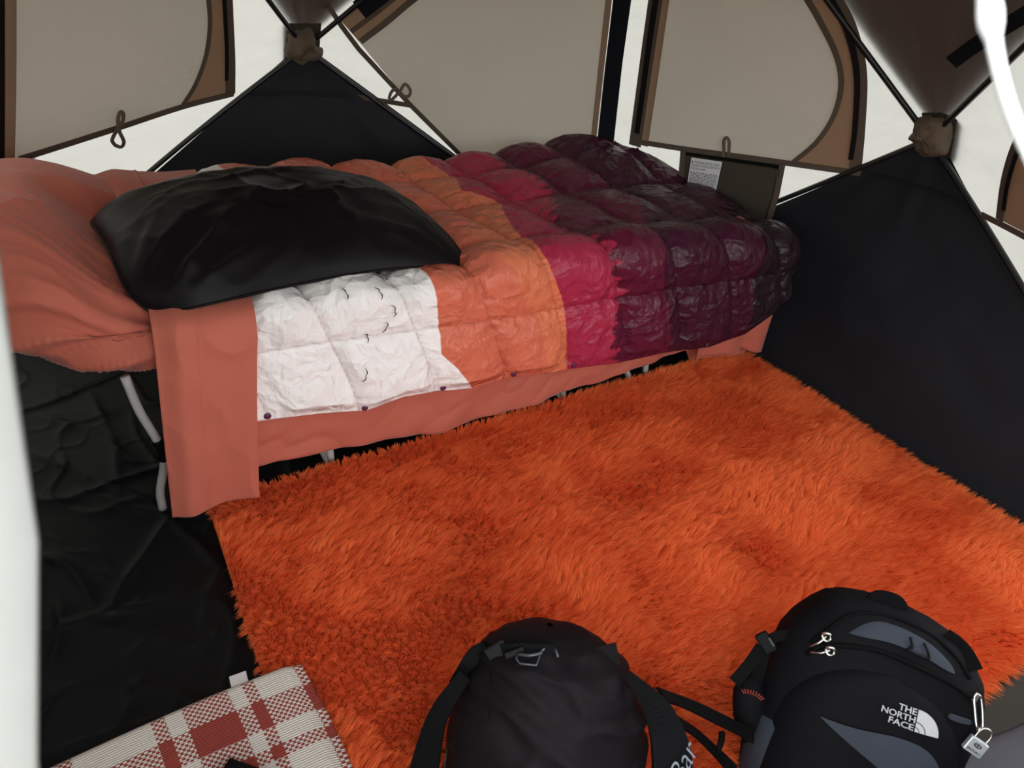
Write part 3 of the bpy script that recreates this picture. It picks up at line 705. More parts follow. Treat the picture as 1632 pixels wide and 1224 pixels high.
for k, (a, b, sz, rot) in enumerate([(-1.533, -.964, .026, -1.3), (-1.455, -.972, .026, -1.3), (-1.423, -1.015, .030, -1.5), (-1.445, -1.055, .030, -1.9), (-1.490, -1.077, .024, -1.3), (-1.507, -1.172, .038, -1.8), (-1.435, -.93, .026, -.7)]):
    V = []
    for t in np.linspace(-1, 1, 17):
        yy = .42*(1-abs(t))*abs(t)*2 - .12*abs(t); V.append((t*.5*sz, yy*sz))
    cr, sr = math.cos(rot), math.sin(rot)
    P = [on_quilt(a+x*cr-y*sr, b+x*sr+y*cr, .0025)[0] for x, y in V]
    P = np.array(P); Ps = P.copy()
    for _ in range(3): Ps[1:-1] = (Ps[:-2]+Ps[1:-1]+Ps[2:])/3
    P = Ps + np.array([0, -.003, .001])
    tube('bird_print', np.array(P)-qo, [.0006, .0014, .0008, .0014, .0006], 'ink', qe, n=20, k=6, smooth=False)

# ---- pillow
pl_ = 61
U, V = np.meshgrid(np.linspace(-1, 1, 121), np.linspace(-1, 1, 81), indexing='ij')
PLx, PLy = .410, .262
def pillow_half(sgn):
    x = U*PLx*(1-.10*(1-np.abs(U)**1.5)*np.abs(V)**3*0 - .07*(1-V**2)*0)
    lf = .5-.5*U
    pin = 1-(.04+.10*lf)*np.abs(V)**4*np.abs(U)**2 - .06*(1-V**2)*np.abs(U)**3; piny = 1-(.05+.19*lf)*np.abs(U)**4*np.abs(V)**2 - .07*(1-U**2)*np.abs(V)**3
    x = U*PLx*pin; y = V*PLy*piny
    t = np.clip(1-np.abs(U)**2.4, 0, 1)**.75*np.clip(1-np.abs(V)**2.2, 0, 1)**.70*(1.06-.16*U)
    cf = np.arctan2(V+1.25, U+1.25); cr_ = np.hypot(V+1.1, U+1.1); cf2 = np.arctan2(V+1.2, 1.2-U); cr2 = np.hypot(V+1.1, 1.1-U)
    wr = .026*(ridge(cf*5, cr_*.9, 61)**5-.15)*sstep(1.3, .5, cr_) + .022*(ridge(cf2*5, cr2*.9, 64)**5-.15)*sstep(1.2, .4, cr2) + .012*(ridge(U*3.5+V*1.7, V*3.2-U, 21)**4-.2)*(.3+.7*sstep(.2, -.6, V)) + .010*(ridge(U*1.6-V*2, V*1.2+U*1.3, 25)**4-.2)
    z = sgn*t*(.096 if sgn > 0 else .060) + wr*t*(1 if sgn > 0 else -.5)
    # soft corners sag to the bed
    z = z - .03*(np.abs(U)**3)*(np.abs(V)**3) - .040*np.clip(-V, 0, 1)**2 - .02*np.clip(U, 0, 1)**2
    return np.stack([x, y, z], -1)
pe = empty('pillow', (-1.585, -.698, .603), (math.radians(3), math.radians(.8), math.radians(6))); tag(pe, 'plump black satin pillow lying at the head of the bed', 'pillow')
top = pillow_half(1); bot = pillow_half(-1)
grid('pillow_top', top, 'pillow', pe); grid('pillow_underside', bot, 'pillow', pe, flip=True)
seam_pts = np.vstack([top[:, 0], top[-1, 1:], top[::-1, -1][1:], top[0, ::-1][1:-1]])
tube('seam_piping', seam_pts[::2], .003, 'pillow', pe, smooth=False, k=6, closed=True)

# ================================================================== RUG
MAT['rugbase'] = mat('orange_rug_backing', (.6, .10, .02, 1), .9, .1)
def rug_pile_material():
    m, nt, N, L = newmat('orange_shag_pile'); p = N['Principled BSDF']
    p.inputs['Roughness'].default_value = .75; p.inputs['Specular IOR Level'].default_value = .15
    p.inputs['Sheen Weight'].default_value = .25; p.inputs['Sheen Tint'].default_value = (1, .5, .25, 1)
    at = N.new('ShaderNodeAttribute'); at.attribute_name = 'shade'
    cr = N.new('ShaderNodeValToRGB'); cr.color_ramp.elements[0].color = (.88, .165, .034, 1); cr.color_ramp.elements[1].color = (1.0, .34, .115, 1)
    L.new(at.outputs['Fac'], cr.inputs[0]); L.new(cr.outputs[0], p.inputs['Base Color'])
    t = N.new('ShaderNodeBsdfTranslucent'); L.new(cr.outputs[0], t.inputs['Color'])
    ms = N.new('ShaderNodeMixShader'); ms.inputs[0].default_value = .42
    L.new(p.outputs[0], ms.inputs[1]); L.new(t.outputs[0], ms.inputs[2]); L.new(ms.outputs[0], N['Material Output'].inputs['Surface'])
    return m
RX0, RX1, RY0, RY1 = -1.895, -.045, -2.185, -.955
rg = empty('shag_rug', (-.97, -1.57, .006)); tag(rg, 'bright orange shaggy rug covering most of the tent floor', 'rug')
ro = np.array(rg.location)
Xr, Yr = np.meshgrid(np.linspace(RX0, RX1, 60), np.linspace(RY0, RY1, 40), indexing='ij')
grid('rug_backing', np.stack([Xr, Yr, .012+.004*fbm(Xr*3, Yr*3, 3)], -1)-ro, 'rugbase', rg, thick=.008)
NB = 460000
gx = rng.uniform(RX0, RX1, NB); gy = rng.uniform(RY0, RY1, NB)
# rounded corners
cx = np.minimum(gx-RX0, RX1-gx); cyy = np.minimum(gy-RY0, RY1-gy)
keep = ~((cx < .05) & (cyy < .05) & (np.hypot(cx-.05, cyy-.05) > .05)); keep &= ~((gx < -1.825) & (gy < -1.545)); gx, gy = gx[keep], gy[keep]; NB = len(gx)
# clumps: strands lean together towards their tuft
cell = .013
jx = np.floor(gx/cell); jy = np.floor(gy/cell)
best = np.full(NB, 9.); tx = np.zeros(NB); ty = np.zeros(NB); tid = np.zeros(NB)
for ox in (-1, 0, 1):
    for oy in (-1, 0, 1):
        kx, ky = jx+ox, jy+oy
        px_ = (kx+_hash(kx, ky, 1))*cell; py_ = (ky+_hash(kx, ky, 2))*cell
        d2 = (px_-gx)**2+(py_-gy)**2; mk = d2 < best
        best = np.where(mk, d2, best); tx = np.where(mk, px_, tx); ty = np.where(mk, py_, ty); tid = np.where(mk, _hash(kx, ky, 5), tid)
dirang = -1.2+1.2*(fbm(gx*1.5, gy*1.5, 10, 2)-.5)+4.6*(fbm(gx*6.5, gy*6.5, 11, 3)-.5) + (tid-.5)*1.3
lean = .008+.010*fbm(gx*5, gy*5, 12)
ln = .030*(.8+.4*rng.random(NB))*(.8+.4*fbm(gx*9, gy*9, 15))
ex = np.cos(dirang)*lean*1.3 + (tx-gx)*.5 + rng.normal(0, .002, NB); ey = np.sin(dirang)*lean*1.3 + (ty-gy)*.5 + rng.normal(0, .002, NB)
edx = sstep(.03, 0, gx-RX0)*-1+sstep(.03, 0, RX1-gx); edy = sstep(.03, 0, gy-RY0)*-1+sstep(.03, 0, RY1-gy)
ex = ex+edx*.012; ey = ey+edy*.012
hl = np.hypot(ex, ey); mx_ = ln*.93; k_ = np.minimum(1, mx_/np.maximum(hl, 1e-6)); ex *= k_; ey *= k_
hgt = np.sqrt(np.maximum(ln**2-(ex**2+ey**2), (ln*.25)**2))
base = np.stack([gx, gy, np.full(NB, .015)], -1)
wd = .0009*(.7+.6*rng.random(NB)); pa = rng.uniform(0, np.pi, NB)
sx, sy_ = np.cos(pa)*wd, np.sin(pa)*wd
S = np.stack([sx, sy_, np.zeros(NB)], -1)
midp = base + np.stack([ex*.35, ey*.35, hgt*.62], -1); tip = base + np.stack([ex, ey, hgt], -1)
VV = np.stack([base-S, base+S, midp-S*.9, midp+S*.9, tip], 1)
idx = np.arange(NB)[:, None]*5
F1 = np.stack([idx[:, 0], idx[:, 0]+1, idx[:, 0]+3, idx[:, 0]+2], -1); F2 = np.stack([idx[:, 0]+2, idx[:, 0]+3, idx[:, 0]+4], -1)
me = bpy.data.meshes.new('rug_pile')
me.vertices.add(NB*5); me.vertices.foreach_set('co', (VV.reshape(-1, 3)-ro).reshape(-1).astype(np.float32))
li = np.concatenate([F1.reshape(-1), F2.reshape(-1)]).astype(np.int32)
me.loops.add(len(li)); me.loops.foreach_set('vertex_index', li)
me.polygons.add(NB*2)
me.polygons.foreach_set('loop_start', np.concatenate([np.arange(NB)*4, NB*4+np.arange(NB)*3]).astype(np.int32))
me.polygons.foreach_set('loop_total', np.concatenate([np.full(NB, 4), np.full(NB, 3)]).astype(np.int32))
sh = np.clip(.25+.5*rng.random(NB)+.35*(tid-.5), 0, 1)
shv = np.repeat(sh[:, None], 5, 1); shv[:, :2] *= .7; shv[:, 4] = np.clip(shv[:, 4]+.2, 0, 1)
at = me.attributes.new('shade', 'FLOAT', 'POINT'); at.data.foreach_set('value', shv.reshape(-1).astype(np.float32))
me.update(calc_edges=True)
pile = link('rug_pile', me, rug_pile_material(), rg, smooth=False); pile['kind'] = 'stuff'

# ================================================================== WOVEN BLANKET (lower left)
def weave_material():
    m, nt, N, L = newmat('plaid_weave'); p = N['Principled BSDF']; p.inputs['Roughness'].default_value = .9; p.inputs['Specular IOR Level'].default_value = .1
    uv = N.new('ShaderNodeUVMap'); uv.uv_map = 'uv'; sp_ = N.new('ShaderNodeSeparateXYZ'); L.new(uv.outputs[0], sp_.inputs[0])
    def stripes(sock, bands):
        acc = None
        for a, b in bands:
            g = N.new('ShaderNodeMath'); g.operation = 'GREATER_THAN'; g.inputs[1].default_value = a; L.new(sock, g.inputs[0])
            l = N.new('ShaderNodeMath'); l.operation = 'LESS_THAN'; l.inputs[1].default_value = b; L.new(sock, l.inputs[0])
            x = N.new('ShaderNodeMath'); x.operation = 'MULTIPLY'; L.new(g.outputs[0], x.inputs[0]); L.new(l.outputs[0], x.inputs[1])
            if acc is None: acc = x.outputs[0]
            else:
                y = N.new('ShaderNodeMath'); y.operation = 'ADD'; L.new(acc, y.inputs[0]); L.new(x.outputs[0], y.inputs[1]); acc = y.outputs[0]
        return acc
    wx = stripes(sp_.outputs[0], WARP); wy = stripes(sp_.outputs[1], WEFT)
    ck = N.new('ShaderNodeTexChecker'); ck.inputs['Scale'].default_value = 1/.0052; L.new(uv.outputs[0], ck.inputs['Vector'])
    sm = N.new('ShaderNodeMath'); sm.operation = 'ADD'; L.new(wx, sm.inputs[0]); L.new(wy, sm.inputs[1])
    # two red threads: red; one: checks; none: white
    cm = N.new('ShaderNodeMath'); cm.operation = 'MULTIPLY_ADD'; L.new(ck.outputs['Fac'], cm.inputs[0]); cm.inputs[1].default_value = .98; L.new(sm.outputs[0], cm.inputs[2])
    gt = N.new('ShaderNodeMath'); gt.operation = 'GREATER_THAN'; gt.inputs[1].default_value = 1.5; L.new(cm.outputs[0], gt.inputs[0])
    mx = N.new('ShaderNodeMix'); mx.data_type = 'RGBA'; mx.inputs['A'].default_value = (.56, .51, .46, 1); mx.inputs['B'].default_value = (.24, .045, .035, 1)
    L.new(gt.outputs[0], mx.inputs['Factor']); L.new(mx.outputs['Result'], p.inputs['Base Color'])
    wv = N.new('ShaderNodeTexWave'); wv.wave_type = 'BANDS'; wv.bands_direction = 'Y'; wv.inputs['Scale'].default_value = 70; wv.inputs['Distortion'].default_value = .6
    L.new(uv.outputs[0], wv.inputs['Vector'])
    b = N.new('ShaderNodeBump'); b.inputs['Strength'].default_value = .5; b.inputs['Distance'].default_value = .002
    L.new(wv.outputs['Fac'], b.inputs['Height']); L.new(b.outputs['Normal'], p.inputs['Normal'])
    return m
# u runs left from the right-hand edge, v runs towards the door
WARP = [(.0, .012), (.083, .104), (.128, .205), (.232, .254), (.372, .40), (.43, .50)]
WEFT = [(.040, .098), (.135, .160), (.255, .30)]
bl = empty('woven_blanket', (-2.03, -1.62, .02)); tag(bl, 'folded woven blanket in red and cream plaid at the doorway', 'blanket')
bo = np.array(bl.location)
uu = np.linspace(0, .52, 130); vv = np.linspace(-.045, .42, 120)
UU, VV_ = np.meshgrid(uu, vv, indexing='ij')
bx = -1.832 - UU + .01*np.sin(VV_*9) + .10*np.clip(VV_, 0, 1)*.35
by = -1.524 - np.clip(VV_, 0, 1) + .010*np.sin(UU*6+.4) - .02*UU
bz = .056 + .006*fbm(UU*7, VV_*7, 4) - .010*sstep(.03, 0, UU) + .02*sstep(.1, .4, VV_)
# front lip rolls under towards the floor
lip = np.clip(-VV_, 0, .05)
by = by + .016*np.sin(np.clip(lip/.016, 0, np.pi/2)); bz = bz - .016*(1-np.cos(np.clip(lip/.016, 0, np.pi/2))) - np.clip(lip-.025, 0, 1)
lipx = sstep(.012, 0, UU); bx = bx + .004*lipx
grid('blanket_cloth', np.stack([bx, by, bz], -1)-bo, weave_material(), bl, uv=(UU, VV_), thick=.010)
ctag = ribbon('care_tag', np.array([(-1.937, -1.515, .040), (-1.937, -1.488, .036), (-1.936, -1.466, .030)])-bo, (0, 0, 1.), .030, .001, 'paper', bl, n=12)
ctag['label'] = 'white care tag'

# ================================================================== BACKPACKS
MAT['packblack'] = mat('black_pack_nylon', (.0060, .0060, .0072, 1), .7, .05, var=.15, vscale=14, bump=.35, bscale=30, bdist=.004)
MAT['packpurple'] = mat('dark_plum_pack_nylon', (.0075, .0058, .0070, 1), .5, .045, var=.2, vscale=10, bump=.45, bscale=18, bdist=.008)
MAT['packgrey'] = mat('slate_grey_pack_fabric', (.036, .042, .055, 1), .75, .1, var=.12, vscale=20, bump=.2, bscale=40, bdist=.003)
MAT['webbing'] = mat('black_webbing', (.0045, .0045, .005, 1), .75, .04, bump=.3, bscale=150, bdist=.001)
MAT['silver'] = mat('silver_metal', (.72, .70, .64, 1), .28, .5, metal=1.0, var=.05)
MAT['gunmetal'] = mat('gunmetal', (.06, .065, .07, 1), .4, .3, metal=.6, var=.05)
MAT['lockbody'] = mat('brushed_steel_lock', (.50, .53, .55, 1), .42, .5, metal=.5, var=.08)
MAT['logo'] = mat('grey_embroidery', (.42, .42, .43, 1), .7, .2, var=.08, vscale=120)
MAT['script'] = mat('pale_blue_grey_embroidery', (.17, .19, .23, 1), .7, .2)

class Pack:
    """soft bag in its own frame: x right, y away from the viewer, z up along the bag"""
    def __init__(s, name, label, P0, nh, lean, down, prof, n=2.8, yc=.10):
        nh = np.array(nh, float); nh /= np.linalg.norm(nh); lean = math.radians(lean)
        nn_ = np.array([nh[0]*math.cos(lean), nh[1]*math.cos(lean), math.sin(lean)])
        r = np.cross([0, 0, 1.], nn_); r /= np.linalg.norm(r); u = np.cross(nn_, r); b = -nn_
        s.r, s.b, s.u = r, b, u; s.down = down; s.tanl = math.tan(lean)
        base = P0 - u*down
        s.o = base
        s.e = empty(name, base); s.e.rotation_euler = Matrix((r, b, u)).transposed().to_euler()
        tag(s.e, label, 'backpack')
        s.prof = np.array(prof, float); s.n = n; s.yc = yc
    def wd(s, z): return np.interp(z, s.prof[:, 0], s.prof[:, 1])
    def cx(s, z): return np.interp(z, s.prof[:, 0], s.prof[:, 3])
    def df(s, z): return np.interp(z, s.prof[:, 0], s.prof[:, 2])
    def front(s, x, z, off=0.0):
        x = np.asarray(x, float); z = np.asarray(z, float)
        q = np.clip(np.abs((x-s.cx(z))/np.maximum(s.wd(z), 1e-4)), 0, .995)
        y = s.yc - s.df(z)*(1-q**s.n)**(1/s.n) - off
        return np.stack([x, y, z], -1)
    def body(s, name, m, wr, seed, back=.85):
        z = np.interp(np.linspace(0, 1, 90), np.linspace(0, 1, 200), np.interp(np.linspace(0, 1, 200), np.linspace(0, 1, len(s.prof)), s.prof[:, 0]))
        k = 110; a = np.linspace(0, 2*np.pi, k, endpoint=False)
        c, s_ = np.cos(a), np.sin(a)
        X = s.cx(z)[:, None] + s.wd(z)[:, None]*(np.sign(c)*np.abs(c)**(2/s.n))[None]
        D = np.where(s_ < 0, 1.0, back)[None]*s.df(z)[:, None]
        Y = s.yc + D*(np.sign(s_)*np.abs(s_)**(2/s.n))[None]
        Zz = np.repeat(z[:, None], k, 1)
        w_ = wr*((ridge(Zz*26+1.2*np.sin(X*14), X*5+3, seed)**3)-.25) + wr*.5*(ridge(X*14, Zz*17, seed+5)**3-.2)
        Y = Y + w_*np.where(s_ < 0, -1, 1)[None]*np.clip(1-np.abs(c), 0, 1)[None]
        X = X + w_*np.sign(c)[None]*np.abs(c)[None]*.6
        Zz = np.maximum(Zz, (Y-s.yc*0)*s.tanl*.98+.004)
        return grid(name, np.stack([X, Y, Zz], -1), m, s.e, closev=True)
    def patch(s, name, pts, m, off=.003, n=60, thick=.002, par=None):
        C = smooth_path(np.vstack([pts, pts[:1]]), n)[:-1]; cen = C.mean(0)
        rings = [cen + (C-cen)*q for q in (1, .9, .75, .55, .35, .15, .01)]
        R = np.array(rings); P = s.front(R[..., 0], R[..., 1], off); P[0] = s.front(R[0, :, 0], R[0, :, 1], off*.2)
        return grid(name, P, m, par or s.e, closev=True)
    def line(s, name, pts, r, m, off=.003, n=40):
        C = smooth_path(np.array(pts, float), n); return tube(name, s.front(C[:, 0], C[:, 1], off), r, m, s.e, smooth=False, k=8)
    def strap(s, name, pts, wdt, m='webbing', off=.004, th=.003, n=30):
        C = smooth_path(np.array(pts, float), n); return ribbon(name, s.front(C[:, 0], C[:, 1], off), (0, -1, 0), wdt, th, m, s.e, smooth=False)
    def text(s, name, body, x, z, w_, h_, m, rot=0., shear=0., off=.006, bold=0.0, par=None, shift=0.):
        V, F = text_verts(body, shear=shear, bold=bold); V = V-V.min(0); V = V/V.max(0)*[w_, h_]
        c, q = math.cos(rot), math.sin(rot); V = np.stack([x+V[:, 0]*c-V[:, 1]*q, z+V[:, 0]*q+V[:, 1]*c], 1)
        o = mesh(name, s.front(V[:, 0], V[:, 1], off), F, m, par or s.e, smooth=False); solid(o, .0012, 1); return o
    def world(s, p): return s.o + s.r*p[0] + s.b*p[1] + s.u*p[2]

# ---- right backpack
P0r = hit((1438, 1125), np.array([0, 0, 1.]), .28)
pr = Pack('backpack', 'black and slate backpack with white embroidered logo and padlocked zip', P0r, (-.8, -.6), 28, .300,
          [(0, .10, .06, -.03), (.012, .135, .088, -.03), (.05, .152, .10, -.03), (.13, .160, .11, -.03), (.24, .163, .105, -.03), (.32, .158, .10, -.027), (.352, .147, .093, -.026),
           (.385, .126, .08, -.026), (.405, .104, .066, -.03), (.417, .078, .048, -.035), (.425, .045, .028, -.04), (.428, .0008, .0008, -.04)], n=3.0, yc=.10)
B0 = .300
pr.body('body', 'packblack', .004, 101)
# bulging front pocket
fpz = np.linspace(0, 1, 30); fpa = np.linspace(-1, 1, 50)
PX, PZ = np.meshgrid(fpa, fpz, indexing='ij')
zz = .02 + (B0+.040-.02)*PZ; ww = .142*np.clip(1-np.abs(PZ*1.02-.02)**5, .0, 1)**.55*(1-.0*PZ)
xx = -.028 + PX*ww; bul = .034*np.clip(1-np.abs(PX)**3.5, 0, 1)**.6*np.clip(1-PZ**6, 0, 1)**.6*np.clip(PZ*8, 0, 1)
Pf = pr.front(xx, zz, .001); Pf[..., 1] -= bul + .0012*(ridge(xx*16, zz*22, 7)**3)*np.clip(1-PX**4, 0, 1)
grid('front_pocket', Pf, 'packblack', pr.e)
pr_front = pr.front
_f0 = pr.front
pr.front = lambda x, z, off=0.0: _f0(x, np.where(np.asarray(z) > B0+.04, B0+.04+(np.asarray(z)-B0-.04)*.70, z), off)
pr_front = pr.front
def fpk(x, z, off=.002):
    """point on the bulged pocket"""
    x = np.asarray(x, float); z = np.asarray(z, float)
    PZ_ = np.clip((z-.02)/(B0+.040-.02), 0, 1); w__ = .142*np.clip(1-np.abs(PZ_*1.02-.02)**5, 1e-3, 1)**.55
    PX_ = np.clip((x+.028)/w__, -1, 1)
    P = pr_front(x, z, .001); P[..., 1] -= .034*np.clip(1-np.abs(PX_)**3.5, 0, 1)**.6*np.clip(1-PZ_**6, 0, 1)**.6*np.clip(PZ_*8, 0, 1) + off
    return P
pr_front = pr.front
pr.patch('top_panel', np.array([(-.099, .091+B0), (-.078, .120+B0), (-.052, .137+B0), (-.010, .135+B0), (.022, .124+B0), (.050, .102+B0), (.060, .082+B0), (.02, .096+B0), (-.038, .103+B0)]), 'packgrey', .004)
pr.line('zipper', [(-.146, .038+B0), (-.130, .075+B0), (-.104, .122+B0), (-.075, .142+B0), (-.035, .150+B0), (.02, .142+B0), (.06, .115+B0), (.085, .08+B0)], .0028, 'webbing', .003)
pr.line('zipper', [(-.148, .020+B0), (-.120, .052+B0), (-.060, .078+B0), (0, .076+B0), (.055, .064+B0), (.092, .045+B0)], .0040, 'webbing', .003)
def pocket_patch(name, pts, m, off):
    C = smooth_path(np.vstack([pts, pts[:1]]), 60)[:-1]; cen = C.mean(0)
    R = np.array([cen + (C-cen)*q for q in (1, .95, .8, .6, .4, .2, .01)]); P = fpk(R[..., 0], R[..., 1], off); P[0] = fpk(R[0, :, 0], R[0, :, 1], .0)
    return grid(name, P, m, pr.e, closev=True)
up_c = smooth_path(np.array([(-.112, -.050), (-.060, -.044), (.0, -.034), (.040, -.040), (.066, -.066), (.080, -.105), (.084, -.13)]), 40); lo_c = smooth_path(np.array([(-.112, -.051), (-.075, -.066), (-.03, -.084), (.01, -.100), (.040, -.112), (.062, -.122), (.082, -.132)]), 40)
tt_ = np.linspace(0, 1, 9)[None, :, None]; CC = up_c[:, None]*(1-tt_)+lo_c[:, None]*tt_
grid('lower_panel', fpk(CC[..., 0], CC[..., 1]+B0, .006), 'packgrey', pr.e)
# embroidered logo: three words and the half dome
pr.front = lambda x, z, off=0.0: fpk(x, z, off)
lg = pr.text('logo', 'THE', -.014, .0045+B0, .0255, .0088, 'logo', bold=.012)
pr.text('logo_word', 'NORTH', -.036, -.0065+B0, .0475, .0088, 'logo', bold=.012, par=lg)
pr.text('logo_word', 'FACE', -.0235, -.0175+B0, .035, .0088, 'logo', bold=.012, par=lg)
def dome(r0, r1):
    V = []; F = []; k = 16
    for i in range(k+1):
        a = np.pi/2*i/k
        V += [(.0135+math.cos(a)*r0*1.12, -.0175+math.sin(a)*r0+B0), (.0135+math.cos(a)*r1*1.12, -.0175+math.sin(a)*r1+B0)]
    V = np.array(V); F = [(2*i, 2*i+1, 2*i+3, 2*i+2) for i in range(k)]
    o = mesh('logo_arc', fpk(V[:, 0], V[:, 1], .006), F, 'logo', lg, smooth=False); solid(o, .0012, 1)
dome(.0002, .0052); dome(.0064, .0128); dome(.0140, .0308)
pr.front = pr_front
# zip pulls: ring and bar
def pull(px0, px1, fr):
    a, b = fr(*px0, .006), fr(*px1, .012)
    o = tube('zip_pull', [a, (a+b)/2+np.array([0, -.006, 0]), b], .0017, 'silver', pr.e, n=12, k=8)
    t = np.linspace(0, 2*np.pi, 17)[:-1]
    P = b + np.stack([np.cos(t)*.0065, -.004*np.abs(np.sin(t)), np.sin(t)*.0065], -1)
    tube('ring', P, .0020, 'silver', o, smooth=False, k=8, closed=True)
pull((-.146, .034+B0), (-.129, .070+B0), pr.front); pull((-.144, .026+B0), (-.120, .046+B0), pr.front)
# cord puller tab on the grey panel
pr.line('pull_tab', [(-.012, .128+B0), (-.008, .112+B0), (-.012, .104+B0), (.014, .100+B0), (.016, .110+B0), (.008, .126+B0)], .0022, 'blackplastic', .009)
# grab handle and shoulder loops at the top
ribbon('grab_handle', [pr.world(q)-pr.world((0, 0, 0)) for q in []] or [(-.065, .085, .418), (-.055, .085, .432), (-.030, .085, .434), (-.018, .085, .422)], (0, -1, 0), .024, .006, 'webbing', pr.e, n=24)
pr.strap('shoulder_anchor', [(.045, .146+B0), (.072, .130+B0), (.09, .10+B0)], .022, off=.008, th=.006)
# compression strap with buckle, hanging out to the left
sl = [np.array(q) for q in [(-.150, .07, .028+B0), (-.178, .055, .026+B0), (-.198, .05, .014+B0), (-.212, .05, -.004+B0)]]
ribbon('compression_strap', sl, (0, -1, .3), .017, .003, 'webbing', pr.e, n=24)
bk = box('buckle', (-.207, .045, .004+B0), (.022, .012, .036), 'blackplastic', pr.e, rot=Matrix.Rotation(math.radians(-48), 3, 'Y'), bevel=.003)
box('buckle_glint', (-.200, .038, .011+B0), (.003, .002, .016), 'gunmetal', bk, rot=Matrix.Rotation(math.radians(-48), 3, 'Y'))
ribbon('strap_tail', [(-.212, .048, -.006+B0), (-.224, .035, -.040+B0), (-.240, .02, -.072+B0)], (0, -1, 0), [.018, .019, .020], .003, 'webbing', pr.e, n=16)
ribbon('strap_tail', [(-.206, .05, -.012+B0), (-.203, .05, -.055+B0), (-.208, .06, -.100+B0), (-.21, .07, -.15+B0)], (0, -1, 0), .020, .003, 'webbing', pr.e, n=20)
# side pocket and padded hip belt at lower left
pr.patch('side_pocket', np.array([(-.185, .185), (-.150, .195), (-.118, .19), (-.10, .12), (-.10, .04), (-.17, .03), (-.188, .10)]), 'packgrey', .012)
hb_ = tube('hip_belt', [(-.16, .09, .10), (-.19, .06, .16), (-.205, .055, .205), (-.20, .07, .235)], [.02, .030, .028, .012], 'packblack', pr.e, n=24, k=14)
for q in range(9):
    a = q/8*1.6-.8
    box('stitch', (-.205+.022*math.sin(a), .026, .205+.022*math.cos(a)*.7), (.0022, .001, .008), mat('red_stitch', (.16, .02, .01, 1)) if q == 0 else bpy.data.materials['red_stitch'], hb_, rot=Matrix.Rotation(a, 3, 'Y'))
pr.line('side_stitch', [(-.132, -.075+B0), (-.126, -.084+B0)], .0016, 'paper', .022)
pocket_patch('zip_garage', np.array([(.066, .014+B0), (.098, .010+B0), (.099, .003+B0), (.066, .006+B0)]), 'packgrey', .004)
# long silver pull that carries the padlock
pA = pr.world(pr.front(.094, .050+B0, .010)); pB = pr.world(pr.front(.106, .018+B0, .018))
def inpack(w_): d_ = np.array(w_)-pr.o; return np.array([d_@pr.r, d_@pr.b, d_@pr.u])
lp = [pr.front(.0905, .051+B0, .012), pr.front(.097, .056+B0, .014), pr.front(.1035, .049+B0, .016), pr.front(.113, .012+B0, .022), pr.front(.108, .006+B0, .022), pr.front(.101, .012+B0, .022)]
tube('lock_pull', np.vstack([lp, lp[:1]]), .0021, 'silver', pr.e, n=48, k=8)
box('slider', pr.front(.094, .052+B0, .012), (.008, .007, .014), 'silver', pr.e, rot=Matrix.Rotation(.25, 3, 'Y'), bevel=.0015)
# padlock (hangs from the pull)
lk = empty('padlock', pr.world(pr.front(.112, -.008+B0, .030))); lk.rotation_euler = (Matrix((pr.r, pr.b, pr.u)).transposed() @ Matrix.Rotation(.30, 3, 'Y')).to_euler()
tag(lk, 'small silver padlock hanging from the right backpack zip', 'padlock')
box('lock_body', (0, 0, -.012), (.027, .010, .025), 'lockbody', lk, bevel=.002)
tube('shackle', [(-.0085, 0, 0), (-.0085, 0, .012), (-.006, 0, .0185), (0, 0, .021), (.006, 0, .0185), (.0085, 0, .012), (.0085, 0, 0)], .0016, 'silver', lk, n=36, k=8)
ev = [(math.cos(t)*.0062, math.copysign(abs(math.sin(t))**1.6, math.sin(t))*.0036) for t in np.linspace(0, 2*np.pi, 25)[:-1]]
eo = mesh('eye_mark', [(x, -.0053, -.0085+z) for x, z in ev]+[(x*.62, -.0053, -.0085+z*.55) for x, z in ev], [(i, (i+1) % 24, 24+(i+1) % 24, 24+i) for i in range(24)], 'ink', lk, smooth=False); solid(eo, .0003, 0)
co = mesh('eye_mark_centre', [(math.cos(t)*.0016, -.0053, -.0085+math.sin(t)*.0016) for t in np.linspace(0, 2*np.pi, 13)[:-1]], [tuple(range(12))], 'ink', lk, smooth=False); solid(co, .0003, 0)
V, F = text_verts('BRINKS', bold=.01); V = V-V.min(0); V = V/V.max(0)*[.020, .0040]
lt = mesh('lettering', [(x-.010, -.0053, -.0205+z) for x, z in V], F, 'ink', lk, smooth=False); solid(lt, .0003, 0)

# ---- left backpack
P0l = hit((890, 1110), np.array([0, 0, 1.]), .36)
pq = Pack('backpack', 'plain dark nylon backpack with top strap hook, left of the slate backpack', P0l, (-.6, -.8), 30, .385,
          [(0, .10, .07, .0), (.015, .132, .10, 0), (.06, .146, .12, 0), (.16, .152, .13, 0), (.27, .149, .125, 0), (.325, .138, .11, 0), (.366, .122, .095, -.002), (.396, .101, .078, -.006),
           (.419, .076, .056, -.012), (.431, .047, .034, -.016), (.436, .0008, .0008, -.018)], n=2.4, yc=.12)
pq.body('body', 'packpurple', .020, 131)
D0 = .352
_f1 = pq.front
pq.front = lambda x, z, off=0.0: _f1(x, np.where(np.asarray(z) > D0+.03, D0+.03+(np.asarray(z)-D0-.03)*.62, z), off)
pq.line('seam', [(-.096, .030+D0), (-.092, -.02+D0), (-.083, -.07+D0), (-.072, -.12+D0), (-.07, -.2+D0)], .0016, 'webbing', .002)
pq.line('seam', [(-.096, .036+D0), (-.05, .060+D0), (.0, .066+D0), (.06, .055+D0), (.11, .02+D0)], .0022, 'webbing', .002)
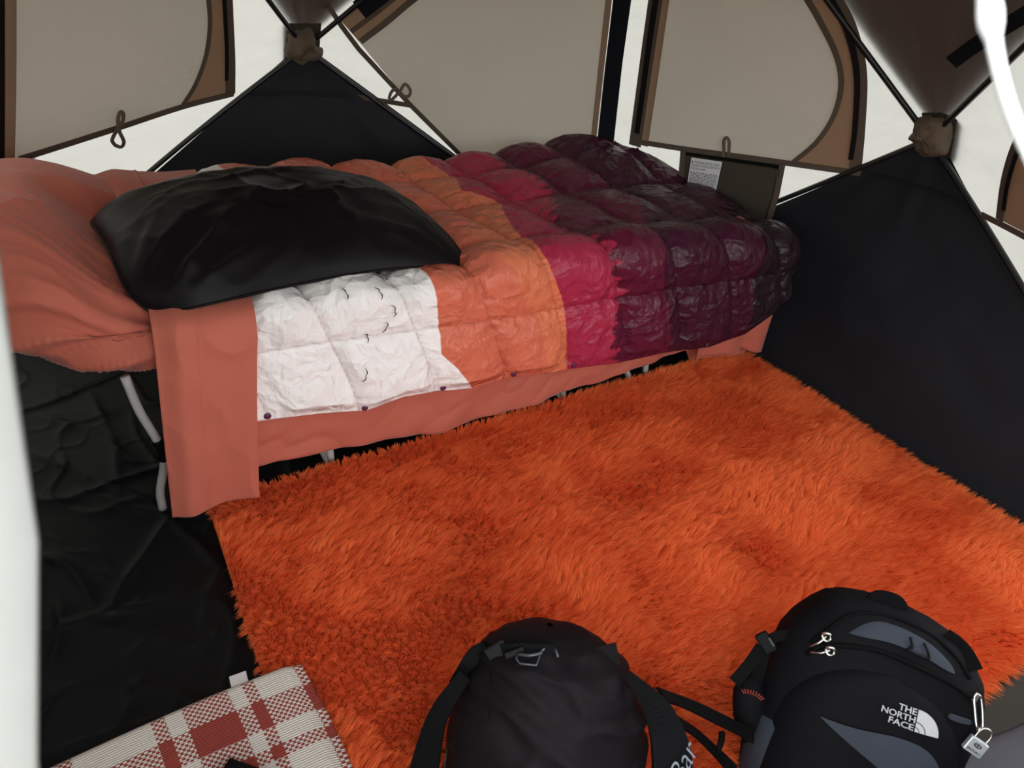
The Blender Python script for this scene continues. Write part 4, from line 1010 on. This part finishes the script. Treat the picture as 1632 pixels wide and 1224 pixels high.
pq.strap('top_strap', [(-.150, -.02+D0), (-.128, .030+D0), (-.108, .052+D0), (-.080, .074+D0), (-.050, .088+D0), (-.01, .094+D0)], .024, off=.010, th=.004)
ad = box('strap_adjuster', pq.front(-.093, .066+D0, .018), (.026, .006, .034), 'blackplastic', pq.e, rot=Matrix.Rotation(math.radians(50), 3, 'Y'), bevel=.002)
box('strap_adjuster', pq.front(-.068, .081+D0, .018), (.010, .006, .030), 'blackplastic', pq.e, rot=Matrix.Rotation(math.radians(60), 3, 'Y'), bevel=.002)
hk = tube('hook', [pq.front(-.062, .082+D0, .020), pq.front(-.045, .088+D0, .024), pq.front(-.028, .095+D0, .024)], .0026, 'gunmetal', pq.e, n=10, k=8)
tube('hook_frame', [pq.front(-.032, .094+D0, .024), pq.front(-.020, .105+D0, .020), pq.front(-.008, .098+D0, .016), pq.front(-.004, .088+D0, .014)], .0020, 'gunmetal', hk, n=16, k=8, smooth=False)
tube('hook_frame', [pq.front(-.063, .083+D0, .020), pq.front(-.064, .072+D0, .018), pq.front(-.058, .066+D0, .016), pq.front(-.034, .070+D0, .016), pq.front(-.031, .092+D0, .022)], .0018, 'gunmetal', hk, n=16, k=8, smooth=False)
# corner flap of the drawstring lid
fy = pq.front(.075, .088+D0, 0)
mesh('lid_corner', [pq.front(.03, .092+D0, .0), pq.front(.078, .084+D0, -.004)+np.array([.008, 0, .010]), pq.front(.092, .050+D0, -.004)+np.array([.004, 0, 0]), pq.front(.055, .06+D0, .006)], [(0, 1, 2, 3)], 'packpurple', pq.e)
# left shoulder strap hanging down
ribbon('side_strap', [(-.135, .07, .01+D0), (-.166, .06, -.05+D0), (-.176, .05, -.12+D0), (-.182, .05, -.20+D0), (-.19, .06, -.3+D0)], (-.5, -1, 0), [.02, .03, .045, .05, .05], .006, 'webbing', pq.e, n=30)
tube('reflective_piping', [pq.front(-.15, -.10+D0, .02), pq.front(-.152, -.16+D0, .02), pq.front(-.15, -.22+D0, .02)], .001, 'gunmetal', pq.e, n=10, k=6)
# right padded shoulder strap with script lettering
ss_ = [np.array(q) for q in [(.105, .075, .045+D0), (.146, .045, .012+D0), (.166, .018, -.03+D0), (.172, .012, -.09+D0), (.170, .02, -.17+D0), (.16, .03, -.27+D0)]]
ribbon('shoulder_strap', ss_, (.2, -1, 0), [.010, .040, .055, .06, .055, .05], .010, 'webbing', pq.e, n=40)
V, F = text_verts('Bar', shear=.45, bold=-.012); V = V-V.min(0); V = V/V.max(0)*[.058, .024]
ro_ = math.radians(74); c, q = math.cos(ro_), math.sin(ro_)
sc_ = mesh('script_lettering', [(.185+x*c-z*q, -.002, -.062+D0+x*q+z*c) for x, z in V], F, 'script', pq.e, smooth=False); solid(sc_, .001, 1)
# straps reaching to the right along the rug
rgz = np.array([0, 0, 1.])
def floor_strap(name, px, zs, wdt, parent):
    P = [hit(p_, rgz, z_) for p_, z_ in zip(px, zs)]
    L_ = [np.array([(p_-pq.o)@pq.r, (p_-pq.o)@pq.b, (p_-pq.o)@pq.u]) for p_ in P]
    nl = np.array([pq.r[2], pq.b[2], pq.u[2]])
    return ribbon(name, L_, nl, wdt, .004, 'webbing', parent, n=24)
floor_strap('webbing_strap', [(1052, 1108), (1105, 1128), (1175, 1162), (1200, 1175)], [.30, .22, .16, .15], .024, pq.e)
floor_strap('webbing_strap', [(1075, 1148), (1110, 1172), (1145, 1205), (1170, 1230)], [.25, .18, .12, .10], .022, pq.e)
floor_strap('strap_loop', [(1150, 1165), (1148, 1185), (1140, 1205)], [.15, .13, .12], .010, pq.e)

# ---- grey cloth at the right foot of the slate backpack
MAT['greycloth'] = mat('slate_grey_cloth', (.085, .085, .10, 1), .8, .2, var=.15, vscale=9, bump=.4, bscale=25, bdist=.006)
MAT['mat'] = mat('dark_taupe_mat', (.040, .036, .031, 1), .85, .15, var=.15, vscale=6, bump=.4, bscale=14, bdist=.01)
gq = [hit(p_, rgz, .03) for p_ in [(1400, 1236), (1470, 1205), (1560, 1180), (1660, 1140), (1720, 1130)]]
gx_ = smooth_path(gq, 50); g2 = gx_ + np.array([-.06, -.20, 0])
t = np.linspace(0, 1, 30)[None, :, None]
Pg = gx_[:, None]*(1-t)+g2[:, None]*t
Pg[..., 2] = .012 + .055*np.sin(np.pi*np.clip(t[..., 0]*.8, 0, 1))**.5 + .014*(ridge(Pg[..., 0]*9, Pg[..., 1]*9, 5)-.5)
gc = empty('grey_cloth', (-.75, -2.33, .0)); tag(gc, 'crumpled slate grey cloth on the floor below the padlock', 'cloth')
grid('cloth', Pg-np.array(gc.location), 'greycloth', gc, thick=.004)
me_ = [hit(p_, rgz, .012) for p_ in [(1560, 1112), (1800, 960), (1820, 1150), (1640, 1300), (1480, 1260)]]
# dark taupe mat between the rug and the door wall
X, Y = np.meshgrid(np.linspace(-1.25, -.03, 60), np.linspace(-2.40, -2.192, 24), indexing='ij')
dm = grid('door_mat', np.stack([X, Y, .014+.006*(ridge(X*6, Y*6, 3)**3)], -1), 'mat', thick=.006)
tag(dm, 'dark taupe floor mat between the orange rug and the door wall', 'mat')

# ---- small black pouch corner on the plaid blanket
bp = empty('black_pouch', (-1.985, -1.70, .075)); tag(bp, 'black pouch lying on the plaid blanket, only its corner showing', 'pouch')
kx = np.linspace(-1, 1, 24); KX, KY = np.meshgrid(kx, kx, indexing='ij')
kz = .02*np.clip(1-np.abs(KX)**4, 0, 1)**.5*np.clip(1-np.abs(KY)**4, 0, 1)**.5
ca, sa = math.cos(.75), math.sin(.75)
def kp(zv): return np.stack([(KX*ca-KY*sa)*.06, (KX*sa+KY*ca)*.06 - .035, zv], -1)
grid('pouch_top', kp(kz+.006), 'packblack', bp); grid('pouch_base', kp(-.1*kz), 'packblack', bp, flip=True)
tube('pouch_zip', [(x*ca*.06-.0*sa, x*sa*.06-.035, .028) for x in np.linspace(-.7, .7, 9)], .0015, 'webbing', bp, smooth=False, k=6)

# ---- white cord hanging in the doorway, close to the lens
MAT['cord'] = mat('white_cord', (.60, .62, .62, 1), .6, .3, var=.03)
dd = [.255, .252, .25, .248, .246, .245, .244]
cp = [CAM + ray(q)*d for q, d in zip([(1560, -330), (1566, -120), (1576, 0), (1582, 55), (1597, 130), (1622, 205), (1660, 290)], dd)]
cd_ = empty('hanging_cord', cp[0]); tag(cd_, 'white cord hanging in the doorway at top right', 'cord')
cpl = np.array(cp)-np.array(cd_.location)
tube('cord', cpl, [.0024, .0024, .0026, .0028, .0024, .0023, .0022], 'cord', cd_, n=60, k=10)
kn = smooth_path(cpl, 60)
tube('knot', kn[16:34:3], [.0027, .0040, .0045, .0042, .0029], 'cord', cd_, n=16, k=12)
